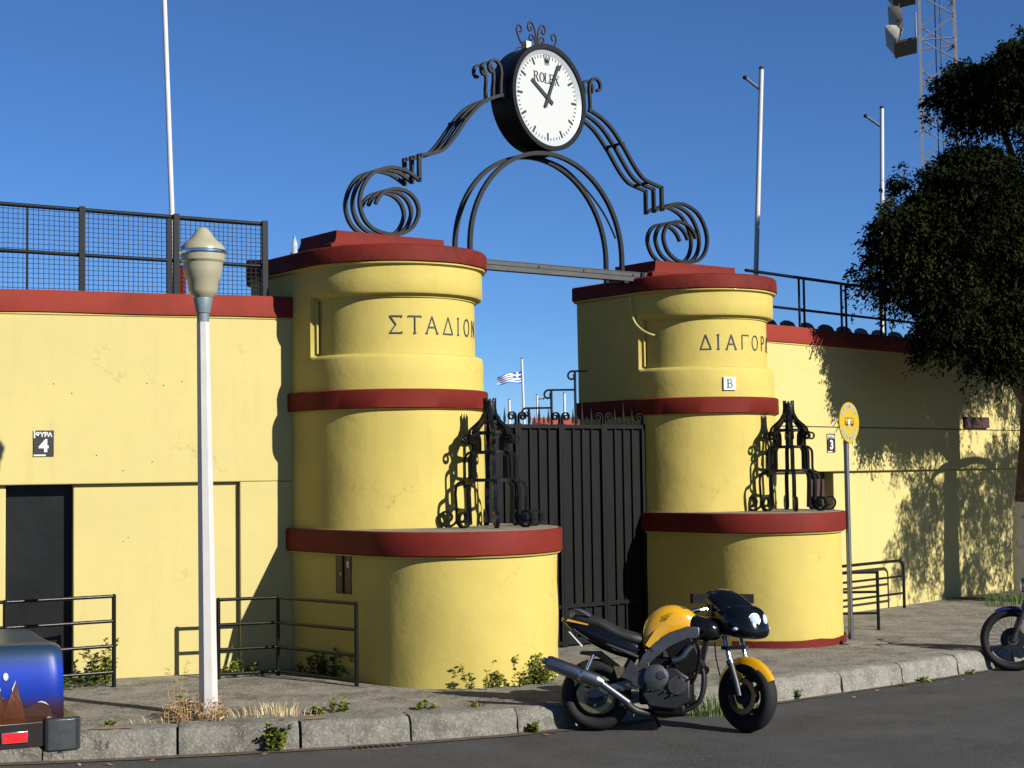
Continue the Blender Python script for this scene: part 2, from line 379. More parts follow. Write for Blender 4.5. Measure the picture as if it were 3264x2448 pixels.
for i in range(9): MB().box((-.2+i*.045, -.05, .004), (-.178+i*.045, .05, .010)).build('slat', 'iron', dr)

# ================================================================== TOWERS
def outline(c, R, back, n=40, rec=0., vb=None):
    """plan outline: left flat side, semicircular street end, right flat side; rec = recess of the curved part"""
    pts = []; zb = c[1]+back
    pts += [(c[0]-R, zb), (c[0]-R, (zb+c[1])/2+.02), (c[0]-R, c[1]+.03)]
    for i in range(n+1):
        t = math.pi+math.pi*i/n; pts.append((c[0]+(R-rec)*math.cos(t), c[1]+(R-rec)*math.sin(t)))
    pts += [(c[0]+R, c[1]+.03), (c[0]+R, (zb+c[1])/2+.02), (c[0]+R, zb)]
    return pts
def ring(c, R, back, z, rec=0., wob=0.):
    out = []
    for x, y in outline(c, R, back, rec=rec):
        w_ = wob*noise.noise(Vector((x*3, y*3, z*3)))
        d = Vector((x-c[0], min(y-c[1], 0)-.001)).normalized()
        out.append((x+d.x*w_, y+d.y*w_, z))
    return out
def zs(a, b, n): return [a+(b-a)*i/n for i in range(n+1)]
def tower(c, side, lab, rs, zshelf, R=.91, RL=.93, lo=(0, -1.13), B=1.25):
    t = empty('gate_tower', (c[0], c[1], Z0), 0, lab, 'tower', 'gate towers')
    o = (0, 0)
    zt = lambda z: z-Z0
    def add(name, m, rings, ang=45, parent=t): return MB().loft(rings).build(name, m, parent, ang=ang)
    # lower drum that carries the shelf
    add('lower_drum', 'yellow_stucco', [ring(lo, RL, B+1.0, zt(z), wob=.012) for z in zs(Z0-.02, zshelf[0]+.02, 8)])
    k = [(lo, RL+.025, zshelf[0]-.015), (lo, RL+.035, zshelf[0]), ]
    add('shelf_lip', 'yellow_stucco', [ring(lo, r, B+.98, zt(z), wob=.012) for _, r, z in k])
    add('shelf_band', 'red_clean', [ring(lo, r, B+.99, zt(z), wob=.006) for r, z in ((RL+.035, zshelf[0]+.003), (RL+.055, zshelf[0]+.012), (RL+.055, zshelf[1]-.012), (RL+.045, zshelf[1]))])
    add('shelf_slab', 'shelf_top', [ring(lo, RL+.02, B+.9, zt(z)) for z in (zshelf[1]-.02, zshelf[1]+.004)])
    # shaft
    add('shaft', 'yellow_stucco', [ring(o, R, B, zt(z), wob=.012) for z in zs(zshelf[1]-.05, 2.79, 8)])
    add('band_lip', 'yellow_stucco', [ring(o, r, B+.01, zt(z), wob=.01) for r, z in ((R+.012, 2.755), (R+.03, 2.765), (R+.03, 2.775))])
    add('middle_band', 'red_clean', [ring(o, r, B+.02, zt(z), wob=.005) for r, z in ((R+.035, 2.765), (R+.045, 2.775), (R+.045, 2.945), (R+.03, 2.955))])
    # belt, recessed lettered panel, cornice
    add('panel_surround', 'yellow_stucco', [ring(o, r, B, zt(z), rc, wob=.008) for r, z, rc in
        ((R, 2.90, 0), (R, 3.10, 0), (R, 3.26, 0), (R, 3.29, .012), (R, 3.305, .05), (R, 3.31, .085), (R, 3.87, .085), (R, 3.875, .06), (R, 3.89, .05), (R, 3.895, .015), (R, 3.92, .0), (R, 4.05, 0), (R, 4.22, 0))], ang=50)
    # small fillet moulding round the panel
    for sx in (-1, 1):
        MB().box((sx*(R-.07), -.02, zt(3.33)), (sx*(R-.045), .035, zt(3.86))).build('panel_fillet', 'yellow_stucco', t, bevel=.006)
    add('panel_bead', 'yellow_stucco', [ring(o, R, B-.05, zt(z), rc) for z, rc in ((3.855, .085), (3.86, .066), (3.872, .066), (3.874, .085))])
    add('cap_lip', 'yellow_stucco', [ring(o, r, B+.02, zt(z), wob=.012) for r, z in ((R+.005, 4.165), (R+.035, 4.18), (R+.038, 4.205))])
    add('cap', 'red_paint', [ring(o, r, B+.03, zt(z), wob=.008) for r, z in ((R+.04, 4.195), (R+.052, 4.205), (R+.052, 4.345), (R+.035, 4.365), (R+.01, 4.37))])
    # plinth with cove under the iron scroll
    pr = [(0, 4.36), (0, 4.445), (.035, 4.455), (.055, 4.47), (.07, 4.50), (.08, 4.545), (.08, 4.59)]
    x0, x1, y0, y1 = -.74, .74, -.05, .78
    pl = MB().loft([[(x0+i, y0+i*.4, zt(z)), (x1-i, y0+i*.4, zt(z)), (x1-i, y1-i, zt(z)), (x0+i, y1-i, zt(z))] for i, z in pr]).build('plinth', 'red_clean', t, ang=25)
    # red paint skirt at the foot
    a0, a1 = rs
    if a1 > a0:
        for_ = []; pts = [(lo[0]+r*math.cos(rad(a)), lo[1]+r*math.sin(rad(a))) for r in (RL+.02,) for a in np.linspace(a0, a1, 24)]
        inn = [(lo[0]+.9*math.cos(rad(a)), lo[1]+.9*math.sin(rad(a))) for a in np.linspace(a0, a1, 24)]
        rg = [[(x, y, zt(z)) for (x, y) in (pts+inn[::-1])] for z in (Z0-.02, Z0+.075)]
        top = [(x, y, z+.015*noise.noise(Vector((x*6, y*6, 0)))) for x, y, z in rg[1]]; rg[1] = top
        MB().loft(rg).build('skirt', 'red_paint', t)
    return t
TL = (8.82, 13.52); TR = (13.17, 13.52)
tl = tower(TL, -1, 'yellow rounded gate tower with red bands lettered ΣΤΑΔΙΟΝ, left of the gate', (318, 352), (1.375, 1.60), .94, .955)
tr = tower(TR, 1, 'yellow rounded gate tower with red bands lettered ΔΙΑΓΟΡ and a B plaque', (200, 352), (1.43, 1.645), .91, .87, (-.05, -1.06), 1.13)
# ---- painted lettering, strokes laid on the curved panel
GL = {'Σ': ([[(.9, .93), (.95, 1), (.05, 1), (.5, .5), (.05, 0), (.95, 0), (.92, .08)]], .8), 'Τ': ([[(0, .95), (.02, 1), (.98, 1), (1, .95)], [(.5, 1), (.5, 0)], [(.42, 0), (.58, 0)]], .8),
      'Α': ([[(0, 0), (.45, 1), (.9, 0)], [(.16, .36), (.74, .36)], [(-.06, 0), (.08, 0)], [(.82, 0), (.98, 0)]], .85), 'Δ': ([[(0, 0), (.45, 1), (.92, 0), (0, 0)]], .85),
      'Ι': ([[(.1, 0), (.1, 1)], [(.02, 0), (.18, 0)], [(.02, 1), (.18, 1)]], .25), 'Ο': ([[(.45+.42*math.sin(a), .5+.5*math.cos(a)) for a in np.linspace(0, 2*math.pi, 22)]], .9),
      'Ν': ([[(0, 0), (0, 1), (.7, 0), (.7, 1)]], .8), 'Γ': ([[(.1, 0), (.1, 1), (.85, 1), (.86, .94)]], .7), 'Ρ': ([[(.1, 0), (.1, 1), (.5, 1), (.68, .88), (.68, .66), (.5, .52), (.1, .52)]], .65), 'Σ2': ([], .8)}
def lettering(t, word, R, a0, adv, h, z):
    a = a0; wst = .0075
    for ch in word:
        b = MB(); strokes, wd = GL[ch]
        for st in strokes:
            pp = []
            for (x0, y0), (x1, y1) in zip(st, st[1:]):
                for k in range(4):
                    u = k/4; pp.append((x0+(x1-x0)*u, y0+(y1-y0)*u))
            pp.append(st[-1])
            for (x0, y0), (x1, y1) in zip(pp, pp[1:]):
                A0, A1 = a+x0*h*.8/R, a+x1*h*.8/R
                q0 = Vector((R*math.cos(A0), R*math.sin(A0), z+y0*h)); q1 = Vector((R*math.cos(A1), R*math.sin(A1), z+y1*h))
                d = (q1-q0); L_ = d.length
                if L_ < 1e-6: continue
                d /= L_; out = Vector((math.cos((A0+A1)/2), math.sin((A0+A1)/2), 0)); sd_ = out.cross(d)
                b.obox((q0+q1)/2+out*.002, d*(L_/2+wst*.35), sd_*wst*(.75 if abs(d.z) > .7 else 1), out*.003)
        a += (wd*h*.8+adv)/R
        b.build('painted_letter', 'letter', t)
lettering(tl, 'ΣΤΑΔΙΟΝ', .859, rad(235.5), .082, .165, 3.505-Z0)
lettering(tr, 'ΔΙΑΓΟΡΑΣ', .829, rad(229), .082, .165, 3.505-Z0)
# B plaque on the right tower belt (part of the tower)
ang = rad(249)
q = MB(); q.box((-.075, -.012, -.075), (.075, .01, .075)); pq = q.build('plaque', 'white_sign', tr); pq.location = (.91*math.cos(ang), .91*math.sin(ang)-.006, 3.105-Z0); pq.rotation_euler = (0, 0, ang+rad(90)); pq['label'] = 'white plaque with black letter B'
b = MB()
for st, wd in (([(-.022, -.045), (-.022, .045)], .011), ([(-.034, .045), (.006, .045), (.022, .034), (.022, .014), (.006, .003), (-.022, .003)], .006), ([(.006, .003), (.028, -.010), (.028, -.034), (.008, -.045), (-.034, -.045)], .008)):
    for (x0, z0), (x1, z1) in zip(st, st[1:]):
        d = Vector((x1-x0, 0, z1-z0)); L_ = d.length; d /= L_
        b.obox(((x0+x1)/2, -.0135, (z0+z1)/2), d*(L_/2+wd*.4), Vector((0, 1, 0)).cross(d)*wd*.6, (0, .002, 0))
lb = b.build('letter', 'letter', pq)
# conduit on the right tower
cd = MB(); cd.tube(smooth_path([(-.93, .14, 4.40), (-.945, .12, 4.18), (-.955, .10, 4.02), (-.955, .04, 3.86), (-.94, -.06, 3.76), (-.90, -.16, 3.70), (-.86, -.2, 3.685)], 6), .013, 8); cd.build('conduit', 'yellow_wall', tr).location = (0, 0, -Z0)
# electric niche in the left tower's lower drum
ni = empty('meter_niche', (TL[0]-.955, TL[1]-.60, 1.0), 0, 'narrow dark metal meter cabinet let into the left tower below its shelf', 'cabinet')
MB().box((-.012, -.14, 0), (.02, .14, .385)).build('door', 'door_black', ni, bevel=.004)
MB().box((-.022, -.012, 0), (-.012, .012, .385)).build('rib', 'black', ni)
MB().box((-.016, -.11, .25), (-.0125, -.07, .31)).build('sticker', 'paper', ni); MB().box((-.016, .03, .17), (-.0125, .055, .2)).build('sticker', 'sign_yellow', ni)
# ================================================================== WALLS
def wall(name, O, az, x0, x1, xs, label, door, vent=None, second=False):
    """xs: right end of the recessed lower panel"""
    e = empty(name, (O[0], O[1], 0), az, label, 'wall', 'stadium walls')
    T = .40; d0, d1 = door; rec = .065
    MB().box((x0, 0, 2.075), (x1, T, 3.72)).build('upper_wall', 'yellow_wall', e, bevel=.012)
    lo = MB()
    for a, b, y in ((x0, d0, rec), (d1, xs, rec), (xs, x1, .001)):
        if b > a: lo.box((a, y, .05), (b, T, 2.073))
    lo.build('lower_wall', 'yellow_wall', e, bevel=.01)
    MB().box((x0, -.012, 3.705), (x1, T+.0, 3.728)).build('coping_lip', 'yellow_stucco', e, bevel=.006)
    nb = int((x1-x0)/.25); rg = []
    for i in range(nb+1):
        x = x0+(x1-x0)*i/nb; wv = .006*noise.noise(Vector((x*2.1, O[0], 0)))
        rg.append([(x, -.03+wv, 3.729+wv), (x, -.03+wv, 3.92+wv), (x, -.015, 3.94+wv), (x, T+.04, 3.94+wv), (x, T+.04, 3.729)])
    MB().loft(rg).build('coping', 'red_coping', e)
    if second: MB().box((x0, -.004, 2.655), (x1, .02, 2.668)).build('joint', 'brown_shadow', e)
    MB().box((d0, .30, .2), (d1, .34, 2.073)).build('doorway_back', 'brown_shadow', e)
    return e
lw = wall('stadium_wall', (6.23, 14.42), rad(-16.6), -9, 1.95, 1.19, 'pale yellow stadium wall with red coping on the left, with Gate 4 doorway', (-1.03, -.41))
rw = wall('stadium_wall', (17.6, 14.1), rad(8.8), -4.1, 14, 14, 'pale yellow stadium wall with red coping on the right, mottled by tree shadow', (-2.16, -1.58), second=True)
dl = MB().box((-1.025, .20, .21), (-.415, .24, 2.07)).build('door', 'door_black', lw, bevel=.005)
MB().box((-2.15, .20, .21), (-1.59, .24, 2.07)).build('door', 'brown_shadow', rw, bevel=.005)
vb = MB().box((1.88, -.05, 2.69), (2.62, .02, 2.73)).box((1.88, -.045, 2.73), (2.62, .02, 2.85)).build('vent_hood', 'brown_shadow', rw)
for x, z in ((-.60, 3.04), (.44, 3.03), (.28, 3.05), (-.43, 2.95), (.62, 3.07), (.05, 2.2), (-.2, 2.35), (.33, 2.28), (.1, 1.55)):
    MB().lathe([(.003, 0), (.006, .004), (.002, .006)], 7, axis='y').build('nail_hole', 'rust', lw).location = (x, -.006, z)
# terraces behind the walls (carry fence, seats and poles)
def stand(O, az, x0, x1):
    b = MB().box((x0, .45, 0), (x1, 1.9, 3.5)).box((x0, 1.9, 0), (x1, 2.7, 3.05))
    o = structure(b.build('terrace', 'concrete_grey')); o.location = (O[0], O[1], 0); o.rotation_euler = (0, 0, az)
stand((6.23, 14.42), rad(-16.6), -12, 1.7); stand((17.6, 14.1), rad(8.8), -3.0, 16)
# plaques ΘΥΡΑ 4 / ΘΥΡΑ 3
def plaque(parent_wall, O, az, x, z, num, wd, ht, lab):
    c, s2 = math.cos(az), math.sin(az); px, py = O[0]+c*x+s2*.006, O[1]+s2*x-c*.006
    e = empty('gate_sign', (px, py, z), az, lab, 'sign', 'numbered door plates')
    MB().box((-wd/2, -.008, -ht/2), (wd/2, .004, ht/2)).build('plate', 'black_sign', e)
    for body, size, zz, bold, nm, sx in (('ΘΥΡΑ', .058, ht*.33, .0028, 'word', .95), (num, .165, -ht*.12, .006, 'numeral', 1.05)):
        o = bpy.data.objects.new(nm, text_mesh(body, size, 'white_sign', nm, bold, .0015)); COL.objects.link(o); o.parent = e
        o.rotation_euler = (rad(90), 0, 0); o.location = (0, -.0105, zz); o.scale = (sx, 1, 1)
    MB().box((-wd/2, -.0095, -ht/2), (wd/2*.2, -.0085, -ht/2+.016)).build('scuff', 'paper', e); MB().box((-wd/2, -.0096, ht*.2), (-wd/2+.014, -.0084, ht/2)).build('scuff', 'paper', e)
plaque(lw, (6.23, 14.42), rad(-16.6), -.69, 2.47, '4', .185, .245, 'black plate reading ΘΥΡΑ 4 on the left wall')
plaque(rw, (17.6, 14.1), rad(8.8), -1.74, 2.45, '3', .185, .245, 'black plate reading ΘΥΡΑ 3 on the right wall')
# ================================================================== FENCE on the left wall
fe = empty('wire_fence', (6.23, 14.42, 3.94), rad(-16.6), 'black pipe and wire mesh fence on top of the left wall', 'fence')
YF = .10; zl = lambda x: .815-.035*(x+.5); zm = lambda x: .37-.028*(x+.5)
for nm, zf, r in (('top_rail', zl, .022), ('middle_rail', zm, .020)):
    MB().tube([(x, YF, zf(x)) for x in np.linspace(-6, 1.50, 30)], r, 10).build(nm, 'iron_rusty', fe)
for x in (-5.0, -4.1, -3.2, -2.3, -1.25, -.33, .58, 1.47):
    MB().box((x-.030, YF-.045, -.01), (x+.030, YF+.02, zl(x)+.03)).build('post', 'iron_rusty', fe, bevel=.004)
for x in (-1.72, -.84): MB().box((x-.011, YF-.005, -.005), (x+.011, YF+.012, zl(x))).build('stay', 'iron', fe)
MB().box((.49, YF-.02, -.01), (.54, YF+.03, zl(.5)-.02)).build('post', 'iron_rusty', fe); MB().box((.62, YF+.05, -.01), (.68, YF+.09, .3)).build('stub', 'red_clean', fe)
m_ = MB(); r = .0028
for x in np.arange(-3.6, 1.46, .047):
    zt_ = zl(x); wv = .004*math.sin(x*9); m_.box((x-r+wv, YF-r, 0), (x+r+wv, YF+r, zt_))
for k in range(17):
    z = .03+k*.047
    for x in np.arange(-3.6, 1.44, .36): m_.add([(x, YF+.003, z-r-.035*(x+.5)*z), (x+.36, YF+.003, z-r-.035*(x+.86)*z), (x+.36, YF+.003, z+r-.035*(x+.86)*z), (x, YF+.003, z+r-.035*(x+.5)*z)], [(0, 1, 2, 3)])
wm = m_.build('wire_mesh', 'iron', fe, fix=False); wm['kind'] = 'stuff'
# ---- railing on the right wall with paired posts
rr = empty('terrace_railing', (17.6, 14.1, 3.94), rad(8.8), 'black two-bar pipe railing with paired posts on top of the right wall', 'railing')
for nm, z, r in (('top_rail', .67, .021), ('middle_rail', .25, .018)): MB().tube([(x, .12, z) for x in np.linspace(-3.4, 13, 12)], r, 10).build(nm, 'iron', rr)
for x in np.arange(-2.16, 13, 1.02):
    for dx in (-.055, .06): MB().tube([(x+dx, .12, -.02), (x+dx, .12, .67)], .016, 8).build('post', 'iron', rr)
    MB().tube([(x-.055, .12, .25), (x+.06, .12, .25)], .024, 8).build('clamp', 'iron_rusty', rr)
# ---- green plastic seats
sm = MB()
prof = [(-.20, 0), (-.21, .10), (-.20, .24), (-.15, .30), (-.06, .325), (.06, .325), (.15, .30), (.20, .24), (.21, .10), (.20, 0)]
sm.loft([[(a, .03+.03*(1-(a/.21)**2), z) for a, z in prof], [(a*.93, .065+.03*(1-(a/.21)**2), z*.96+.004) for a, z in prof]]).box((-.2, .06, .0), (.2, .42, .03))
seat_me = sm.mesh('seat_shell', 'seat_green'); leg_me = MB().box((-.16, .1, -.26), (-.13, .36, 0)).box((.13, .1, -.26), (.16, .36, 0)).mesh('seat_leg', 'iron')
nth = ['first', 'second', 'third', 'fourth', 'fifth', 'sixth', 'seventh', 'eighth', 'ninth', 'tenth', 'eleventh', 'twelfth', 'thirteenth', 'fourteenth', 'fifteenth', 'sixteenth']
for i in range(16):
    lx = -3.55+i*.47; a = rad(8.8); px, py = 17.6+math.cos(a)*lx-math.sin(a)*.62, 14.1+math.sin(a)*lx+math.cos(a)*.62
    e = empty('stadium_seat', (px, py, 3.80), a+rad(random.uniform(-4, 4)), 'dark green plastic seat back above the right wall, %s from the gate tower' % nth[i], 'seat', 'green seats in a row behind the right wall')
    share('shell', seat_me, e); share('legs', leg_me, e)

# ================================================================== GATE
GV = 13.47
stl = [9.80, 10.40, 11.01, 11.63, 12.24]
names = ['leftmost black iron gate leaf, mostly hidden behind the left ornament', 'second black iron gate leaf from the left tower', 'third black iron gate leaf from the left tower', 'rightmost black iron gate leaf beside the right tower']
def spiral(cx, cz, r0, r1, a0, turns, n=26):
    return [(cx+(r0+(r1-r0)*i/n)*math.cos(a0+2*math.pi*turns*i/n), cz+(r0+(r1-r0)*i/n)*math.sin(a0+2*math.pi*turns*i/n)) for i in range(n+1)]
spike_me = MB().loft([[(-.012*k, -.005*k, z), (.012*k, -.005*k, z), (.012*k, .005*k, z), (-.012*k, .005*k, z)] for k, z in ((.7, 0), (1.2, .06), (.5, .15), (.1, .22))]).mesh('spike', 'iron')
for i in range(4):
    x0, x1 = stl[i], stl[i+1]; W_ = x1-x0
    g_ = empty('gate_leaf', (x0, GV, Z0), 0, names[i], 'gate', 'iron gate leaves'); ZT = 2.66-Z0
    MB().box((.01, .018, .04), (W_-.01, .024, ZT-.02)).build('sheet', 'gate_sheet', g_)
    for x in (.0, W_-.042): MB().box((x+.001, -.022, .0), (x+.041, .017, ZT)).build('stile', 'iron', g_, bevel=.003)
    for z in (0.02, .42, ZT-.055): MB().box((.042, -.018, z), (W_-.043, .016, z+.045)).build('rail', 'iron', g_, bevel=.003)
    for k in range(3):
        x = .042+(W_-.085)*(k+1)/4
        MB().box((x-.011, -.008, .065), (x+.011, .0175, ZT-.056)).build('bar', 'iron', g_)
        share('spike', spike_me, g_, (x, 0, ZT), sc=(1, 1, 1.15 if k == 1 else .8))
    for k in range(2): share('spike', spike_me, g_, (.042+(W_-.085)*(k+1.5)/4, 0, ZT), sc=(.8, 1, .42))
    for sx in (0, 1):
        cx = .02+.055 if sx == 0 else W_-.02-.055
        pth = spiral(cx, ZT+.075, .055, .014, rad(180) if sx == 0 else rad(0), -1.35 if sx == 0 else 1.35)
        st = (.02 if sx == 0 else W_-.02)
        MB().bar([(st, 0, ZT-.01), (st, 0, ZT+.04)]+[(a, 0, z) for a, z in pth], .034, .011, (0, 1, 0)).build('scroll', 'iron', g_)
jm = empty('gate_jamb', (12.245, GV, Z0), 0, 'thin black jamb post with pale hinge edge at the right tower', 'post')
MB().box((0.004, -.01, 0), (.055, .05, 2.46)).build('post', 'iron', jm); MB().box((.056, -.012, .9), (.066, .0, 2.42)).build('pale_edge', 'paper', jm)  # narrow pale strip up the right side of the jamb
MB().lathe([(.018, 0), (.018, .09)], 10, (.066, -.02, 1.98)).build('hinge', 'alu', jm)
# ================================================================== BEAM + ARCH + CLOCK
bm_ = empty('steel_beam', (11.0, 13.60, 4.33), 0, 'grey steel channel beam spanning between the two tower caps', 'beam')
MB().box((-1.35, -.05, 0), (1.50, .05, .008)).box((-1.35, -.05, .102), (1.50, .05, .11)).box((-1.35, -.044, .008), (1.50, -.036, .102)).build('channel', 'beam_grey', bm_)
MB().box((-1.35, -.0465, .052), (1.50, -.0445, .058)).build('seam', 'iron', bm_)
for x in (-.2, .45, 1.2, 1.46): MB().lathe([(.010, -.052), (.010, -.04)], 8, (x, 0, .075), axis='y').build('bolt', 'iron', bm_)
MB().box((1.05, -.06, -.03), (1.12, .06, 0)).box((1.32, -.07, -.26), (1.37, -.055, .11)).box((1.32, -.055, -.05), (1.4, .02, -.03)).build('bracket', 'iron_rusty', bm_)
UC = 10.98
ar = empty('iron_arch', (UC, 13.60, 4.37), 0, 'black wrought iron arch with big scrolls rising from the two gate towers to the clock', 'arch')
def rel(pts, v): return [(u-UC, v-13.60, z-4.37) for u, z in pts]
hoop = []
for i in range(41):
    a = math.pi*i/40; ex = 1.09*math.cos(a); ez = 1.12*math.sin(a)
    hoop.append((UC-ex, 4.58+ez))
for v in (13.60, 13.88):
    MB().bar(rel([(UC-1.09, 4.36)]+hoop+[(UC+1.09, 4.30)], v), .046, .044, (0, 1, 0)).build('hoop', 'iron_rusty', ar, ang=50)
MB().tube(smooth_path([(.0, .1, 1.30), (.35, .12, 1.22), (.62, .05, .98), (.85, .02, .72), (1.0, .0, .45)], 8), .012, 6).build('cable', 'black', ar)
Lp = [(10.36, 6.27), (10.32, 6.27), (10.17, 6.21), (10.02, 6.11), (9.85, 5.93), (9.67, 5.70), (9.53, 5.57), (9.38, 5.52), (9.24, 5.49)]
sp = [(9.24, 5.22), (9.12, 5.285), (9.02, 5.315), (8.88, 5.32), (8.73, 5.275), (8.63, 5.21), (8.555, 5.11), (8.51, 5.0), (8.50, 4.89), (8.535, 4.775), (8.60, 4.695), (8.69, 4.645), (8.80, 4.622), (8.92, 4.62), (9.04, 4.645), (9.16, 4.73), (9.225, 4.87), (9.20, 4.985), (9.12, 5.065), (9.01, 5.10), (8.90, 5.095), (8.80, 5.055), (8.73, 4.99), (8.69, 4.92)]
hk = [(10.335, 6.27), (10.335, 6.40), (10.345, 6.52), (10.33, 6.60), (10.285, 6.65), (10.23, 6.655), (10.185, 6.62), (10.175, 6.565), (10.20, 6.525), (10.235, 6.525)]
def arr(p): return [Vector(q) for q in p]
for sgn, side in ((1, 'left'), (-1, 'right')):
    fl = lambda p: [(UC+sgn*(u-UC), z) for u, z in p]
    for v in (13.60, 13.74, 13.88):
        s1 = [(q.x, q.y) for q in smooth_path([(a, b, 0) for a, b in Lp], 6)]; s2 = [(q.x, q.y) for q in smooth_path([(a, b, 0) for a, b in sp], 5)]; s3 = [(q.x, q.y) for q in smooth_path([(a, b, 0) for a, b in hk], 5)]
        MB().bar(rel(fl(s1), v), .042, .034, (0, 1, 0)).build('scroll_band', 'iron_rusty', ar, ang=50)
        MB().bar(rel(fl([(9.24, 5.50), (9.24, 5.205)]), v), .042, .038, (0, 1, 0)).build('drop_bar', 'iron_rusty', ar)
        MB().bar(rel(fl(s2), v), .042, .034, (0, 1, 0)).build('scroll', 'iron_rusty', ar, ang=50)
        MB().bar(rel(fl(s3), v), .038, .028, (0, 1, 0)).build('hook', 'iron_rusty', ar, ang=50)
    for (u, z) in ((9.85, 5.95), (9.42, 5.535), (8.92, 4.612)):
        x = UC+sgn*(u-UC)-UC; MB().box((x-.02, -.02, z-4.37-.012), (x+.02, .30, z-4.37+.012)).build('cross_bar', 'iron', ar)
MB().box((-.13, .0, 1.33), (.13, .28, 1.355)).build('saddle', 'iron', ar)
# clock
CX, CZ, RC = 10.995, 6.335, .595
ck = empty('clock', (CX, 13.58, CZ), rad(8), 'big round white clock in a black drum on top of the iron arch', 'clock')
MB().lathe([(.001, .34), (RC-.02, .34), (RC, .33), (RC, .03), (RC, .0), (RC-.012, .0), (RC-.012, .06), (.001, .06)], 64, axis='y', caps=False).build('case', 'iron_gloss', ck)
def annulus(r0, r1, y0, y1, n=64, r0b=None):
    r0b = r0 if r0b is None else r0b; rg = []
    for r, y in ((r0, y0), (r1, y0), (r1, y1), (r0b, y1)): rg.append([(r*math.cos(2*math.pi*i/n), y, r*math.sin(2*math.pi*i/n)) for i in range(n)])
    return MB().loft(rg+[rg[0]], caps=False)
annulus(RC-.045, RC+.008, -.028, .012).build('rim', 'iron_rusty', ck)
annulus(RC-.10, RC-.047, .018, -.008, r0b=RC-.047).build('inner_ring', 'dial_ring', ck)
MB().lathe([(RC-.05, .028), (RC-.05, .020)], 64, axis='y').build('dial', 'dial', ck)
for k in range(1, 60):
    a = 2*math.pi*k/60; big = k % 5 == 0; r1 = .485; r0 = .40 if big else .452; wd = .0125 if big else .0045
    d = Vector((math.sin(a), 0, math.cos(a))); sd_ = Vector((math.cos(a), 0, -math.sin(a)))
    MB().obox(d*(r0+r1)/2+Vector((0, .018, 0)), d*(r1-r0)/2, sd_*wd, (0, .002, 0)).build('hour_mark' if big else 'minute_mark', 'dial_black', ck)
def hand(name, a, L_, tail, wd, y):
    d = Vector((math.sin(a), 0, math.cos(a))); sd_ = Vector((math.cos(a), 0, -math.sin(a)))
    q = [d*-tail+sd_*wd*.9, d*-tail-sd_*wd*.9, d*L_-sd_*wd*.75, d*L_+sd_*wd*.75]
    MB().loft([[v_+Vector((0, y, 0)) for v_ in q], [v_+Vector((0, y+.006, 0)) for v_ in q]]).build(name, 'dial_black', ck)
hand('hour_hand', rad(304), .31, .10, .026, .006); hand('minute_hand', rad(24), .44, .12, .022, -.004)
MB().lathe([(.03, -.008), (.03, .016)], 16, axis='y').build('hub', 'dial_black', ck)
# dial lettering: serif capitals from strokes
SER = {'R': [((0, 0), (0, 1), 2), ((-.14, 0), (.16, 0), .7), ((-.14, 1), (.3, 1), .9), ((.3, 1), (.48, .9), 1.3), ((.48, .9), (.48, .66), 2), ((.48, .66), (.3, .54), 1.3), ((.3, .54), (0, .54), .8), ((.25, .54), (.58, 0), 2), ((.48, 0), (.7, 0), .7)],
       'O': [((.33+.33*math.sin(a), .5+.5*math.cos(a)), (.33+.33*math.sin(a+.42), .5+.5*math.cos(a+.42)), .9+1.2*abs(math.sin(a+.2))) for a in np.arange(0, 6.28, .42)],
       'L': [((0, 0), (0, 1), 2), ((-.14, 1), (.16, 1), .7), ((-.14, 0), (.52, 0), .9), ((.52, 0), (.54, .26), .9)],
       'E': [((0, 0), (0, 1), 2), ((-.14, 1), (.5, 1), .9), ((.5, 1), (.51, .78), .9), ((0, .52), (.34, .52), .9), ((.34, .4), (.34, .64), .7), ((-.14, 0), (.54, 0), .9), ((.54, 0), (.56, .24), .9)],
       'X': [((0, 1), (.56, 0), 2.1), ((.56, 1), (0, 0), 1.0), ((-.12, 1), (.14, 1), .7), ((.44, 1), (.68, 1), .7), ((-.12, 0), (.14, 0), .7), ((.44, 0), (.7, 0), .7)]}
b = MB(); x = -.205; hL = .105
for ch in 'ROLEX':
    for (p0, p1, wt) in SER[ch]:
        q0 = Vector((x+p0[0]*hL, .0175, .17+p0[1]*hL)); q1 = Vector((x+p1[0]*hL, .0175, .17+p1[1]*hL)); d = q1-q0; L_ = d.length; d /= L_
        b.obox((q0+q1)/2, d*(L_/2+.002), Vector((0, 1, 0)).cross(d)*.0042*wt, (0, .0015, 0))
    x += {'R': .088, 'O': .09, 'L': .078, 'E': .08, 'X': .08}[ch]
b.build('dial_lettering', 'dial_black', ck)
b = MB()
for k in range(5):
    a = (k-2)*.23; p0 = Vector((.012*(k-2), .0175, .405)); p1 = Vector((math.sin(a)*.13, .0175, .395+math.cos(a)*.095)); d = (p1-p0); L_ = d.length; d /= L_; sd_ = Vector((0, 1, 0)).cross(d)
    b.add([p0-sd_*.010, p0+sd_*.010, p1+sd_*.003, p1-sd_*.003], [(0, 1, 2, 3)]); b.lathe([(.0075, -.001), (.0075, .001)], 8, tuple(p1), axis='y')
b.add([(-.035, .0175, .425), (-.03, .0175, .395), (.03, .0175, .395), (.035, .0175, .425)], [(0, 1, 2, 3)]); annulus_ = [(.034*math.cos(t), .0175, .388+.011*math.sin(t)) for t in np.linspace(0, 6.283, 17)[:-1]]
b.tube(annulus_, .004, 5, closed=True)
b.build('crown_emblem', 'dial_black', ck)
